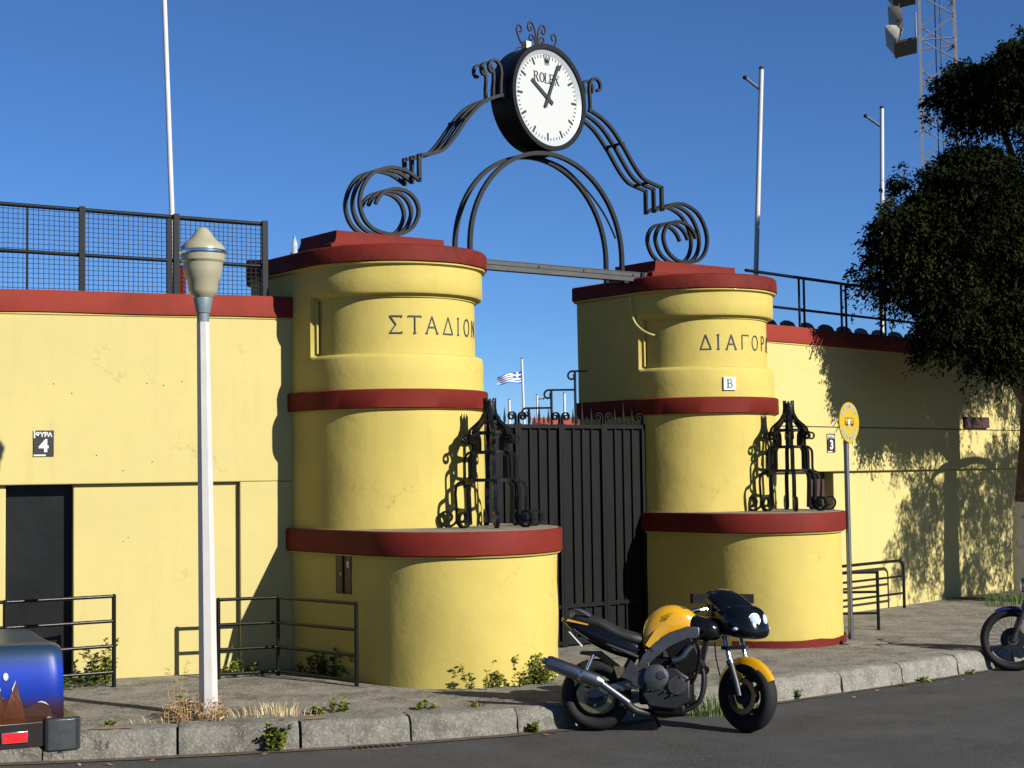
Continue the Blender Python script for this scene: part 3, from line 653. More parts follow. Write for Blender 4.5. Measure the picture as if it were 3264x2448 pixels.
# finial scrolls on the clock
def fin(pts, r=.011): return MB().tube([(x, .17, z) for x, z in [(q.x, q.z) for q in smooth_path([(a, 0, c) for a, c in pts], 5)]], r, 7).build('finial_scroll', 'rust', ck)
for sg in (-1, 1):
    fin([(sg*.02, RC), (sg*.015, .70), (sg*.03, .80), (sg*.075, .875), (sg*.125, .87), (sg*.145, .82), (sg*.12, .78), (sg*.085, .795), (sg*.09, .83)])
    fin([(sg*.01, RC+.02), (sg*.03, .68), (sg*.07, .735), (sg*.11, .73), (sg*.12, .69), (sg*.095, .67), (sg*.075, .69)])
    fin([(sg*.02, RC), (sg*.14, RC+.0), (sg*.24, RC+.01), (sg*.30, RC+.09), (sg*.325, RC+.16), (sg*.30, RC+.215), (sg*.255, RC+.20), (sg*.25, RC+.155), (sg*.275, RC+.14)])
fin([(-.04, RC+.02), (-.28, .56), (-.33, .53), (-.345, .47), (-.33, .42), (-.31, .43)], .008)
MB().box((-.20, .14, RC-.03), (-.12, .22, RC+.05)).build('junction_box', 'paper', ck)
# ================================================================== IRON ORNAMENTS
def ornament(loc, rz, lab):
    e = empty('iron_ornament', loc, rz, lab, 'ornament', 'iron ornaments on the tower shelves')
    prof = [(.33, .03), (.335, .12), (.345, .25), (.345, .36), (.325, .42), (.27, .45), (.255, .49), (.255, .60), (.25, .68), (.215, .72), (.18, .735), (.175, .79), (.18, .86), (.205, .91), (.19, .95), (.135, 1.0), (.095, 1.04), (.07, 1.085), (.055, 1.11)]
    for k in range(8):
        a = 2*math.pi*k/8+rad(8); ca, sa = math.cos(a), math.sin(a); tg = (-sa, ca, 0)
        P3 = lambda pts: [(r*ca, r*sa, z) for r, z in pts]
        sm_ = [(q.x, q.y) for q in smooth_path([(r, z, 0) for r, z in prof], 4)]
        rb = MB().bar(P3(sm_), .044, .024, tg).build('rib', 'iron_gloss', e, ang=50)
        foot = spiral(.43, .095, .095, .03, rad(180+20), 1.25, 30)
        MB().bar(P3([(.345, .30), (.338, .18)]+foot), .044, .022, tg).build('foot_scroll', 'iron_gloss', rb, ang=50)
        hook = spiral(.245, .845, .045, .018, rad(110), -1.0, 18)
        MB().bar(P3([(.19, .93), (.215, .90)]+hook), .040, .018, tg).build('hook', 'iron_gloss', rb, ang=50)
        tip = [(.055, 1.10), (.055, 1.215)]
        MB().loft([[(.055*ca+p*tg[0]+q*ca, .055*sa+p*tg[1]+q*sa, z) for p, q in ((-w_, 0), (0, .010), (w_, 0), (0, -.010))] for w_, z in ((.018, 1.085), (.046, 1.115), (.034, 1.165), (.001, 1.255))]).build('leaf_tip', 'iron_gloss', rb)
    for r, z in ((.265, .455), (.188, .725), (.165, .915), (.10, 1.02), (.062, 1.10)):
        MB().bar([(r*math.cos(t), r*math.sin(t), z) for t in np.linspace(0, 2*math.pi, 37)], .030, .018, (0, 0, 1)).build('ring', 'iron_gloss', e, ang=50)
    return e
ornament((9.16, 12.30, 1.604), rad(7), 'black wrought iron pinnacle ornament on the left tower shelf, beside the gate')
ornament((13.44, 12.32, 1.649), rad(-3.6), 'black wrought iron pinnacle ornament on the right tower shelf')
# ================================================================== STREET LAMP
lp = empty('street_lamp', (5.845, 11.72, Z0-.06), 0, 'white octagonal street lamp post with a cream lantern at the kerb', 'lamp')
oc = lambda r, z, dx: [(dx+r*math.cos(math.pi/8+i*math.pi/4+.3), r*math.sin(math.pi/8+i*math.pi/4+.3), z) for i in range(8)]
MB().loft([oc(.082-.027*t, 3.26*t, -.04*t) for t in (0, .25, .5, .75, 1)]).build('post', 'white_paint', lp, ang=20)
MB().lathe([(.05, 3.25), (.05, 3.33), (.058, 3.335), (.062, 3.36), (.078, 3.45), (.072, 3.47)], 24, (-.04, 0, 0)).build('collar', 'lamp_grey', lp)
gl = MB().lathe([(.07, 3.455), (.105, 3.49), (.118, 3.52), (.128, 3.60), (.150, 3.635), (.158, 3.70), (.163, 3.745), (.178, 3.765), (.182, 3.825)], 40, (-.04, 0, 0)).build('lantern_bowl', 'lamp_globe', lp, ang=30)
MB().lathe([(.185, 3.82), (.192, 3.828), (.192, 3.845), (.184, 3.852)], 40, (-.04, 0, 0)).build('trim_ring', 'chrome', lp)
MB().lathe([(.183, 3.85), (.176, 3.882), (.145, 3.915), (.105, 3.945), (.078, 3.985), (.055, 4.02), (.030, 4.04), (.004, 4.046)], 40, (-.04, 0, 0)).build('lantern_lid', 'lamp_globe', lp, ang=60)
# ================================================================== BUS STOP SIGN
sg = empty('bus_stop_sign', (13.86, 11.81, Z0), rad(-78+90), 'round yellow bus stop sign with a bus symbol on a thin grey pole', 'sign')
MB().tube([(0, .03, -.02), (0, .03, 2.6)], .030, 12).build('pole', 'steel', sg)
dsc = MB().lathe([(.228, -.006), (.23, 0), (.228, .006)], 48, (0, -.012, 2.44), axis='y').build('disc', 'sign_yellow', sg)
for word, r, a0, st, fl_ in (('ΕΞΠΡΕΣ', .175, rad(148), -rad(22.5), 1), ('ΚΕΝΤΡΟΥ', .175, rad(212), rad(19.5), -1)):
    for i, ch in enumerate(word):
        a = a0+i*st; o = bpy.data.objects.new('letter', text_mesh(ch, .066, 'sign_blue', 'letter', .002, .0008)); COL.objects.link(o); o.parent = dsc
        o.location = (r*math.cos(a), -.0202, 2.44+r*math.sin(a)); o.rotation_euler = (rad(90), 0, 0)
        o.rotation_euler = (Matrix.Rotation(-(a-math.pi/2) if fl_ > 0 else -(a+math.pi/2), 3, 'Y') @ Matrix.Rotation(rad(90), 3, 'X')).to_euler()
b = MB()
for x0, z0, x1, z1 in ((-.10, .045, .085, .053), (-.105, -.03, .10, -.012), (-.105, -.005, -.075, .012), (-.05, .0, .0, .012), (.03, .0, .07, .012), (.095, -.03, .10, .04), (-.105, -.03, -.10, .04)): b.box((x0, -.0212, 2.44+z0), (x1, -.0188, 2.44+z1))
for x in (-.06, .065): b.lathe([(.014, -.0212), (.014, -.0188)], 12, (x, 0, 2.44-.035), axis='y')
b.build('bus_symbol', 'letter', dsc)
o = MB().box((-.02, -.0232, -.032), (.02, -.0214, .032)).build('sticker', 'white_sign', dsc); o.location = (-.012, 0, 2.445); o.rotation_euler = (0, rad(8), 0)
MB().box((-.035, -.0206, 2.375), (.035, -.0196, 2.381)).build('small_print', 'sign_blue', dsc)
for z in (2.62, 2.26): MB().lathe([(.007, -.024), (.007, -.018)], 8, (0, 0, z), axis='y').build('bolt', 'iron', dsc)
# ================================================================== PAVEMENT RAILINGS
def railing(lab, pts, zr, r=.020, posts=None, curve=False, mats='iron_gloss'):
    e = empty('pavement_railing', (pts[0][0], pts[0][1], Z0), 0, lab, 'railing', 'black pipe railings on the pavement')
    P_ = [Vector((x-pts[0][0], y-pts[0][1], 0)) for x, y in pts]
    for i, z in enumerate(zr):
        for a, b_ in zip(P_, P_[1:]): MB().tube([a+Vector((0, 0, z)), b_+Vector((0, 0, z))], r*.82, 10).build('rail', mats, e)
    for i in (posts if posts is not None else range(len(P_))):
        MB().tube([P_[i]+Vector((0, 0, -.02)), P_[i]+Vector((0, 0, zr[0]+.01))], r, 10).build('post', mats, e)
        MB().lathe([(r, zr[0]+.008), (r*.7, zr[0]+.018), (.001, zr[0]+.022)], 10, tuple(P_[i])).build('cap', mats, e)
    return e
railing('black four-bar pipe railing in front of the Gate 4 doorway', [(5.99, 13.95), (5.0, 14.05), (3.9, 14.35)], [.83, .60, .37, .13])
railing('black L-shaped pipe railing between the lamp post and the left tower', [(7.66, 12.38), (7.50, 13.56), (6.95, 13.73)], [.75, .51, .275, .04])
railing('black pipe railing with leaning end post behind the bus stop sign', [(14.82, 12.24), (13.9, 12.9)], [.68, .45, .20])
e = empty('pavement_railing', (17.38, 13.90, Z0), 0, 'black pipe railing with rounded corner along the right wall', 'railing', 'black pipe railings on the pavement')
MB().tube(smooth_path([(0, 0, -.02), (0, 0, .50), (-.02, 0, .60), (-.09, -.012, .64), (-.2, -.03, .645), (-1.6, -.25, .645)], 6), .021, 10).build('hoop_rail', 'iron_gloss', e)
for z in (.43, .20): MB().tube([(0, 0, z), (-1.6, -.25, z)], .016, 8).build('rail', 'iron_gloss', e)
MB().tube([(-1.6, -.25, -.02), (-1.6, -.25, .645)], .021, 8).build('post', 'iron_gloss', e)
# ================================================================== POLES, FLAG, FLOODLIGHTS, BACKGROUND
def pole(name, p0, p1, r, lab, cat, grp=None, arm=None, m='pole_white'):
    e = empty(name, p0, 0, lab, cat, grp); d = Vector(p1)-Vector(p0)
    MB().tube([(0, 0, 0), d*.5, d], r, 12, scale=[1.1, 1, .9]).build('pole', m, e)
    MB().lathe([(r*.95, 0), (r*1.05, .02), (r*.6, .05), (.002, .06)], 10, tuple(d)).build('cap', 'rust', e)
    if arm:
        a = MB().tube([Vector(arm[0])-Vector(p0), Vector(arm[1])-Vector(p0)], r*.55, 8).build('arm', 'steel', e); MB().ball(tuple(Vector(arm[1])-Vector(p0)), r*.9, 8).build('pulley', 'black', a)
    return e
pole('flagpole', (8.52, 17.64, -.02), (8.05, 17.33, 8.8), .033, 'tall white flagpole behind the wire fence on the left', 'pole', 'bare white flagpoles')
pole('flagpole', (17.51, 17.0, -.02), (17.51, 16.44, 8.22), .040, 'white flagpole with a side arm behind the right tower', 'pole', 'bare white flagpoles', ((17.5, 16.48, 7.92), (17.31, 16.6, 8.1)))
pole('flagpole', (23.05, 18.9, -.02), (22.94, 18.55, 8.73), .042, 'white flagpole with a side arm beside the tall tree', 'pole', 'bare white flagpoles', ((22.92, 18.58, 8.40), (22.70, 18.74, 8.60)))
fp = pole('greek_flagpole', (55.5, 71.05, -.02), (55.12, 70.88, 8.53), .075, 'far flagpole flying a small blue and white striped flag, above the gate', 'flagpole')
# flag cloth: nine stripes and a white cross canton, waving
fd = Vector((55.13, 70.9, 7.87))-Vector((55.5, 71.05, 0)); dirL = -R0
rows = [('flag_blue' if k % 2 == 0 else 'flag_white') for k in range(9)]
def fpt(s2, t): # s2 0..1 along fly, t 0..1 down
    wv = .13*math.sin(s2*7+t*1.5)*s2; dr_ = .18*s2+.16*s2*s2
    return fd+dirL*(1.42*s2)+Vector((0, 0, -1))*((.70-.24*s2)*t+dr_+.04*math.sin(s2*9))+F0*wv
for k in range(9):
    vs = []; fs = []
    for i in range(17):
        for t in (k/9, (k+1)/9): vs.append(fpt(i/16, t))
        if i: fs.append((2*i-2, 2*i-1, 2*i+1, 2*i))
    st = MB().add(vs, fs).build('flag_stripe', rows[k], fp, fix=False)
for nm, m, (a0, a1, t0, t1), o_ in (('canton', 'flag_blue', (0, .37, 0, 5/9), .006), ('cross', 'flag_white', (0, .37, 2/9, 3/9), .012), ('cross', 'flag_white', (.15, .22, 0, 5/9), .012)):
    vs = []; fs = []
    for i in range(7):
        for t in (t0, t1): vs.append(fpt(a0+(a1-a0)*i/6, t)-F0*o_)
        if i: fs.append((2*i-2, 2*i-1, 2*i+1, 2*i))
    MB().add(vs, fs).build(nm, m, fp, fix=False)
pole('distant_pole', (66.73, 87.31, -.02), (66.73, 87.31, 7.1), .10, 'short white far pole left of the flag, above the gate', 'pole', 'far poles')
pole('distant_pole', (68.4, 86.2, -.02), (68.27, 86.11, 7.4), .08, 'thin far pole just right of the flag, with a small fitting', 'pole', 'far poles', ((68.27, 86.11, 7.1), (68.7, 85.9, 7.15)))
pole('distant_pole', (69.79, 84.94, -.02), (69.79, 84.94, 7.5), .10, 'white far pole framed by the stair handrail', 'pole', 'far poles')
bd = empty('clubhouse', (44.0, 56.5, -.02), rad(-37.5), 'low far building with brown wall and red tiled roof seen over the gate', 'building')
MB().box((-2.0, 0, 0), (3.2, 4, 3.95)).build('wall', 'brick_brown', bd); MB().prism([(-.4, 3.95), (2, 4.62), (4.4, 3.95)], .4, 3.6, 'x').build('roof', 'roof_tile', bd)
# stair handrail behind the gate
sh = empty('stair_handrail', (11.85, 14.22, Z0), 0, 'black stepped stair handrail with curled ends behind the gate', 'handrail')
for (x, y, zt_, x2, y2) in ((0, 0, 3.31, .12, -.09), (-.23, .165, 3.09, 0, 0), (-.44, .33, 2.88, -.23, .165)):
    zt2 = zt_-Z0
    MB().tube([(x, y, 0.0), (x, y, zt2)], .015, 8).build('post', 'iron', sh)
    d = Vector((x2-x, y2-y, 0)); dn = Vector((-.81, .58, 0))
    c_ = Vector((x, y, zt2-.06))+dn*.035
    curl = [c_+dn*(r_*math.cos(t_))+Vector((0, 0, r_*math.sin(t_))) for r_, t_ in zip(np.linspace(.06, .018, 22), np.linspace(math.pi/2, math.pi/2-5.6, 22))]
    MB().tube([Vector((x2, y2, zt2)), Vector((x, y, zt2))]+curl, .012, 7).build('handrail', 'iron', sh)
st = MB()
for k in range(6): st.box((-1.0+.25*k, .75-.18*k+.02, 0), (2.6, 2.2, .26*(k+1)))
stt = structure(st.build('stair', 'concrete_grey')); stt.location = (11.4, 14.6, Z0-.1)
# floodlight mast
def lattice():
    e = empty('floodlight_tower', (49.3, 37.1, -.02), rad(-52), 'grey lattice floodlight mast with lamp banks rising behind the tall tree', 'mast')
    w0 = .72; H0 = 26.0; tw = lambda z: w0*(1.12-.012*z)
    cs = [(-1, -1), (1, -1), (1, 1), (-1, 1)]
    for sx, sy in cs: MB().sweep([(sx*tw(z), sy*tw(z), z) for z in (0, H0/2, H0)], [(-.045, -.045), (.045, -.045), (.045, .045), (-.045, .045)], up=(1, 0, 0)).build('leg', 'tower_paint', e)
    z = 8.0; k = 0
    while z < H0-1.2:
        for f in range(4):
            a, b_ = cs[f], cs[(f+1) % 4]; up_ = z+.86
            A, B_ = (a, b_) if (k+f) % 2 == 0 else (b_, a)
            MB().tube([(A[0]*tw(z), A[1]*tw(z), z), (B_[0]*tw(up_), B_[1]*tw(up_), up_)], .028, 5).build('brace', 'tower_paint', e)
            if k % 3 == 0: MB().tube([(a[0]*tw(z), a[1]*tw(z), z), (b_[0]*tw(z), b_[1]*tw(z), z)], .028, 5).build('strut', 'tower_paint', e)
        z += .86; k += 1
    MB().tube([(.1, .1, 6), (.12, .1, 25)], .02, 5).build('cable', 'iron', e); MB().tube([(-.1, .2, 6), (-.05, .2, 25)], .02, 5).build('cable', 'iron', e)
    for zz in (18.15, 20.1, 22.0):
        MB().obox((-1.20, 0, zz+.1), (.42, 0, .07), (0, 1.1, 0), (-.008, 0, .04)).build('platform', 'tower_dark', e)
        for yy in (-1.2, 0, 1.2):
            MB().tube([(-.8, yy, zz+.15), (-.8, yy, zz+1.1)], .03, 6).build('guard_post', 'tower_paint', e); MB().tube([(-1.55, yy, zz), (-1.4, yy, zz+1.5)], .03, 6).build('lamp_post', 'tower_dark', e)
        for z2 in (.55, 1.1): MB().tube([(-.8, -1.2, zz+z2), (-.8, 1.2, zz+z2)], .022, 6).build('guard_rail', 'tower_paint', e)
        for tier in (0, 1):
            for j in range(6):
                y = -1.2+j*.48; cx, cz = -1.72+.12*tier, zz+.36+.72*tier
                bk = Vector((.80, 0, .60)); upv = Vector((-.60, 0, .80))
                rg = [[Vector((cx, y, cz))+bk*d_+upv*a_*k_+Vector((0, b_*k_, 0)) for a_, b_ in ((-.33, -.20), (.33, -.20), (.33, .20), (-.33, .20))] for d_, k_ in ((-.02, 1.), (.06, 1.), (.26, .55), (.34, .3))]
                hd = MB().loft([[tuple(p_) for p_ in r_] for r_ in rg]).build('floodlight', 'tower_dark' if (j+tier) % 3 else 'tower_paint', e)
                MB().obox(Vector((cx, y, cz))-bk*.03, bk*.008, (0, .18, 0), upv*.31).build('glass', 'flood_glass', hd)
    return e
lattice()
# black cabinet and concrete stub behind the fence end
e = empty('loudspeaker', (8.22, 15.25, 3.5), rad(-30), 'black boxy loudspeaker behind the wire fence next to the left tower', 'loudspeaker')
MB().box((-.13, -.1, .70), (.13, .1, .98)).build('cabinet', 'black', e, bevel=.02); MB().box((-.08, -.06, 0), (.12, .06, .70)).build('stand', 'concrete_grey', e)
# bottle on the left tower cap
e = empty('plastic_bottle', (7.99, 14.05, 4.371), 0, 'clear plastic water bottle with blue cap standing on the left tower cap', 'bottle')
MB().lathe([(.030, 0), (.032, .01), (.032, .06), (.028, .075), (.032, .09), (.032, .13), (.024, .165), (.012, .185), (.012, .195)], 14).build('body', 'bottle_clear', e)
MB().lathe([(.014, .193), (.014, .212), (.012, .214)], 12).build('cap', 'bottle_cap', e)

# ================================================================== MOTORCYCLES
def torus(R, r, n=40, m_=12, c=(0, 0, 0), wy=1., flat=0.):
    """wheel in the x-z plane; wy stretches the section across (y)"""
    rg = []
    for i in range(n):
        a = 2*math.pi*i/n; rg.append([(c[0]+(R+r*math.cos(t))*math.cos(a), c[1]+r*wy*math.sin(t), c[2]+(R+r*math.cos(t))*math.sin(a)) for t in np.linspace(0, 2*math.pi, m_+1)[:-1]])
    return MB().loft(rg+[rg[0]], caps=False)
def ycyl(prof, c, n=24): return MB().lathe(prof, n, c, axis='y')
def shell(rings, name, m, parent, ang=45, sub=0):
    o = MB().loft([[tuple(p) for p in r] for r in rings]).build(name, m, parent, ang=ang)
    if sub: md = o.modifiers.new('sub', 'SUBSURF'); md.levels = sub; md.render_levels = sub
    return o
def oval(x, zc, hw, hh, n=14, p=2.6, tilt=0.):
    out = []
    for i in range(n):
        a = 2*math.pi*i/n; ca, sa = math.cos(a), math.sin(a)
        y = hw*math.copysign(abs(ca)**(2/p), ca); z = hh*math.copysign(abs(sa)**(2/p), sa)
        out.append((x+tilt*z, y, zc+z))
    return out
def cast_wheel(parent, wr, wy, steer, disc):
    wl = torus(wr-.058, .058, 48, 14, wy=wy).build('wheel', 'tyre', parent)
    rim = torus(wr-.118, .016, 40, 8, wy=2.6).build('rim', 'alu_dark', wl)
    ycyl([(.05, -.06), (.05, .06)], (0, 0, 0)).build('hub', 'alu_dark', wl)
    for k in range(3):
        a = 2*math.pi*k/3+.5
        d = Vector((math.cos(a), 0, math.sin(a))); t_ = Vector((-math.sin(a), 0, math.cos(a)))
        MB().loft([[d*r_+t_*w_+Vector((0, y, 0)) for w_, y in ((-ww, -.018), (ww, -.018), (ww, .018), (-ww, .018))] for r_, ww in ((.04, .035), (.10, .020), (wr-.12, .028))]).build('spoke', 'alu_dark', wl)
    for y in disc:
        annulus(.105, .148, y-.003, y+.003, 36).build('brake_disc', 'disc_bronze', wl)
        ycyl([(.07, y-.002), (.07, y+.002)], (0, 0, 0), 20).build('disc_carrier', 'engine', wl)
    return wl
mo = empty('motorcycle', (8.474, 9.963, 0), math.atan2(9.178-9.963, 9.405-8.474)-rad(6), 'yellow and black naked motorcycle with round twin headlights parked at the kerb', 'motorcycle')
mo.rotation_euler = (rad(-5), 0, mo.rotation_euler.z)
A_ = mo; WB = 1.235; WRr = .292
def bz(n_, mb, m, ang=40, bev=0.): return mb.build(n_, m, A_, ang=ang, bevel=bev)
rwh = cast_wheel(A_, WRr, 1.35, 0, (-.075,)); rwh.location = (0, 0, WRr)
# front end (turned to the right)
FM = Matrix.Translation((WB, 0, 0)) @ Matrix.Rotation(rad(-41), 4, 'Z')
def fz(n_, mb, m, ang=40, L=None):
    o = mb.build(n_, m, mo, ang=ang); o.matrix_local = FM @ (L or Matrix.Identity(4)); return o
fwh = cast_wheel(A_, WRr, 1.2, 0, (-.07, .07)); fwh.matrix_local = FM @ Matrix.Translation((0, 0, WRr))
for y in (-.10, .10):
    fz('fork_slider', MB().tube([(0, y, WRr), (-.03, y, .40), (-.085, y, .55)], .027, 12), 'alu_dark')
    fz('fork_tube', MB().tube([(-.08, y, .53), (-.185, y, .88)], .020, 12), 'chrome')
    fz('dust_seal', MB().tube([(-.083, y, .545), (-.094, y, .575)], .032, 12), 'alu')
    fz('caliper', MB().box((-.12, y*.95-.02, .30), (-.05, y*.95+.02, .42)), 'engine')
fz('triple_clamp', MB().box((-.23, -.14, .80), (-.13, .14, .83)).box((-.16, -.13, .66), (-.09, .13, .69)), 'alu_dark')
# mudguard
rg = []
for a in np.linspace(rad(25), rad(163), 18):
    r_ = WRr+.022; hw = .072-.03*max(0, (math.cos(a)))**2-.012*max(0, -math.cos(a)); zz = WRr+r_*math.sin(a); xx = r_*math.cos(a)
    sec = []
    for t_ in np.linspace(-1, 1, 9):
        dr = -.055*abs(t_)**2.6*(1+.5*max(0, -math.cos(a))); sec.append((xx+dr*math.cos(a), hw*t_, zz+dr*math.sin(a)))
    for t_ in np.linspace(1, -1, 9):
        dr = -.055*abs(t_)**2.6*(1+.5*max(0, -math.cos(a)))-.004; sec.append((xx+dr*math.cos(a), hw*t_*.96, zz+dr*math.sin(a)))
    rg.append(sec)
fz('mudguard', MB().loft(rg), 'moto_yellow', 35)
for sg_ in (-1, 1):
    fz('mudguard_bracket', MB().prism([(-.13, .40), (-.05, .50), (.03, .46), (-.02, .37), (-.10, .33)], sg_*.082, sg_*.088, 'y'), 'moto_yellow')
# half fairing with twin lamps
fs_ = [(-.42, .84, .13, .07), (-.32, .87, .19, .115), (-.18, .89, .225, .15), (-.05, .895, .235, .165), (.06, .885, .21, .165), (.125, .875, .165, .145), (.165, .865, .11, .105), (.185, .86, .05, .05)]
def adopt(o): o.parent = mo; o.matrix_local = FM; return o
adopt(shell([oval(x*.95, z, hw*.9, hh*.88, 18, 3.0, tilt=-.25) for x, z, hw, hh in fs_], 'fairing', 'moto_black', mo, 50, 1))
rg = []
for i, t in enumerate(np.linspace(0, 1, 9)):
    x = .125-.43*t; z = .955+.205*math.sin(t*1.75); hw = .185-.01*t-.07*t**6
    rg.append([(x-.10*(y/.2)**2, y, z-.10*(y/.2)**2) for y in np.linspace(-hw, hw, 13)]+[(x-.10*(y/.2)**2-.008, y, z-.10*(y/.2)**2-.010) for y in np.linspace(hw, -hw, 13)])
fz('windscreen', MB().loft(rg), 'moto_black', 60)
for y in (-.062, .062):
    hl = fz('headlight', MB().lathe([(.001, .020), (.030, .017), (.043, .006), (.047, -.02)], 24, axis='x', caps=False), 'lens', L=Matrix.Translation((.147, y, .905)) @ Matrix.Rotation(math.copysign(rad(24), y), 4, 'Z') @ Matrix.Rotation(rad(-10), 4, 'Y'))
    rm = MB().tube([(0, .048*math.cos(t), .048*math.sin(t)) for t in np.linspace(0, 2*math.pi, 25)[:-1]], .006, 6, closed=True).build('bezel', 'chrome', hl)
for y in (-.155, .155):
    ind = fz('indicator', MB().ball((.06, y*1.3, .83), .022, 10, (1.3, .8, .7)), 'lens'); fz('indicator_stalk', MB().tube([(.03, y*.9, .835), (.055, y*1.22, .83)], .008, 6), 'black')
for y in (-.30, .30):
    s_ = math.copysign(1, y)
    fz('grip', MB().tube([(-.30, s_*.22, .985), (-.40, s_*.36, .945)], .017, 10), 'black'); fz('handlebar', MB().tube([(-.20, s_*.08, .98), (-.26, s_*.16, .995), (-.30, s_*.22, .985)], .012, 8), 'chrome')
    fz('lever', MB().tube(smooth_path([(-.25, s_*.19, .99), (-.28, s_*.26, .985), (-.345, s_*.36, .955)], 5), .009, 6), 'chrome')
    fz('bar_end', MB().ball((-.405, s_*.367, .943), .021, 8), 'chrome'); fz('reservoir', MB().lathe([(.022, .99), (.022, 1.025), (.018, 1.028)], 12, (-.235, s_*.155, 0)), 'alu')
    fz('mirror_stem', MB().tube(smooth_path([(-.24, s_*.15, .99), (-.24, s_*.20, 1.03), (-.25, s_*.25, 1.06)], 4), .007, 6), 'black')
    fz('mirror', MB().box((-.265, s_*.30-.075, 1.035), (-.235, s_*.30+.075, 1.115)), 'black')
# tank
tk = [(.385, .76, .085, .10), (.43, .80, .125, .15), (.52, .845, .145, .175), (.62, .87, .15, .165), (.72, .875, .135, .14), (.80, .86, .105, .11), (.84, .85, .07, .07)]
shell([oval(x, z, hw, hh, 16, 2.7, tilt=.10) for x, z, hw, hh in tk], 'tank', 'moto_yellow', A_, 60, 1)
b = MB()
for k in range(5): b.tube([(.56+.006*k, -.1525, .90+.012*k), (.60+.012*k, -.1525, .905+.013*k)], .0025, 4)
bz('wing_emblem', b, 'black')
bz('tank_side_panel', MB().prism([(.42, .70), (.47, .665), (.56, .78), (.64, .86), (.60, .88), (.50, .82)], -.148, -.142, 'y'), 'moto_yellow')
# seat and tail
st_ = [(.42, .735, .11, .05), (.30, .755, .125, .055), (.18, .785, .12, .055), (.10, .835, .115, .065), (.00, .885, .10, .055), (-.12, .905, .085, .05), (-.20, .912, .065, .038)]
shell([oval(x, z, hw, hh, 14, 2.6) for x, z, hw, hh in st_], 'seat', 'moto_seat', A_, 60, 1)
tl_ = [(.42, .64, .10, .075), (.25, .685, .125, .105), (.10, .745, .13, .115), (-.05, .805, .12, .10), (-.18, .86, .09, .062), (-.27, .90, .045, .022)]
shell([oval(x, z, hw, hh, 14, 2.4) for x, z, hw, hh in tl_], 'tail_cowl', 'moto_black', A_, 60, 1)
for y in (-1, 1): bz('tail_stripe', MB().prism([(-.24, .895), (-.06, .858), (-.05, .868), (-.22, .910)], y*.094, y*.101, 'y'), 'moto_yellow')
bz('tail_light', MB().ball((-.272, 0, .905), .026, 10, (.5, 1.6, .9)), 'moto_yellow')
for y in (-.085, .085): bz('grab_rail', MB().tube(smooth_path([(-.04, y, .93), (-.13, y*1.05, .98), (-.185, y, .975), (-.20, y, .925)], 5), .012, 8), 'alu')
bz('number_plate', MB().obox((-.16, 0, .745), Vector((.055, 0, -.06)), (0, .09, 0), Vector((.002, 0, .002))), 'plate')
bz('plate_hanger', MB().box((-.15, -.03, .76), (-.05, .03, .80)), 'black')
bz('rear_hugger', MB().prism([(-.13, .62), (.02, .60), (.16, .50), (.20, .52), (.04, .645), (-.12, .645)], -.07, .07, 'y'), 'black')
# frame, engine, radiator
for y in (-.155, .135):
    bz('frame_spar', MB().loft([[(x, y+dy, z+dz) for dy, dz in ((0, -hh), (.022, -hh), (.022, hh), (0, hh))] for x, z, hh in ((.345, .46, .05), (.40, .56, .065), (.50, .66, .062), (.62, .745, .058), (.76, .80, .05), (.86, .80, .045))]), 'alu', 50, .008)
    bz('pivot_plate', MB().prism([(.30, .38), (.39, .34), (.44, .42), (.45, .56), (.36, .56), (.30, .47)], y-.004, y+.028, 'y'), 'alu_dark', 40, .006)
    bz('subframe', MB().tube([(.36, y*.75, .60), (.12, y*.7, .70), (-.08, y*.5, .80)], .014, 8), 'alu')
for y in (-.095, .095):
    bz('swingarm', MB().loft([[(x, y+dy, z+dz) for dy, dz in ((-.018, -hh), (.018, -hh), (.018, hh), (-.018, hh))] for x, z, hh in ((.37, .40, .045), (.18, .36, .04), (.0, .30, .035), (-.07, .29, .02))]), 'alu', 50, .006)
bz('engine_block', MB().box((.36, -.14, .22), (.80, .14, .60)), 'black', 40, .02); bz('cylinder_block', MB().obox((.74, 0, .60), Vector((.11, 0, .05)), (0, .155, 0), Vector((-.06, 0, .13))), 'black', 40, .02)
bz('air_box', MB().box((.44, -.12, .56), (.74, .12, .76)), 'black', 40, .03); bz('sump', MB().box((.46, -.13, .13), (.74, .13, .24)), 'black', 40, .03)
for k in range(4): bz('carburettor', MB().box((.56+.0*k, -.15+.075*k, .60), (.62, -.09+.075*k, .66)), 'alu_dark', 40, .006)
for x, z in ((.43, .52), (.60, .53), (.58, .33), (.44, .34), (.71, .45), (.63, .30)): bz('cover_bolt', ycyl([(.008, -.20), (.008, -.17)], (x, 0, z), 8), 'alu')
bz('clutch_cable', MB().tube(smooth_path([(.95, -.14, .86), (.84, -.18, .74), (.70, -.19, .62), (.60, -.19, .52)], 6), .006, 5), 'black'); bz('oil_line', MB().tube(smooth_path([(.66, -.18, .36), (.76, -.17, .42), (.86, -.14, .50)], 5), .009, 6), 'black')
bz('horn', ycyl([(.035, -.135), (.035, -.10)], (.90, 0, .50), 14), 'black'); bz('fuel_tap', MB().box((.47, -.165, .655), (.50, -.14, .69)), 'alu')
bz('crankcase', MB().prism([(.38, .30), (.44, .20), (.66, .18), (.78, .26), (.78, .44), (.66, .52), (.44, .50)], -.165, .165, 'y'), 'engine', 40, .02)
bz('clutch_cover', ycyl([(.02, -.205), (.07, -.202), (.098, -.192), (.105, -.165)], (.505, 0, .445), 28), 'alu'); bz('clutch_boss', ycyl([(.012, -.214), (.034, -.212), (.036, -.2)], (.545, 0, .46), 18), 'alu_dark')
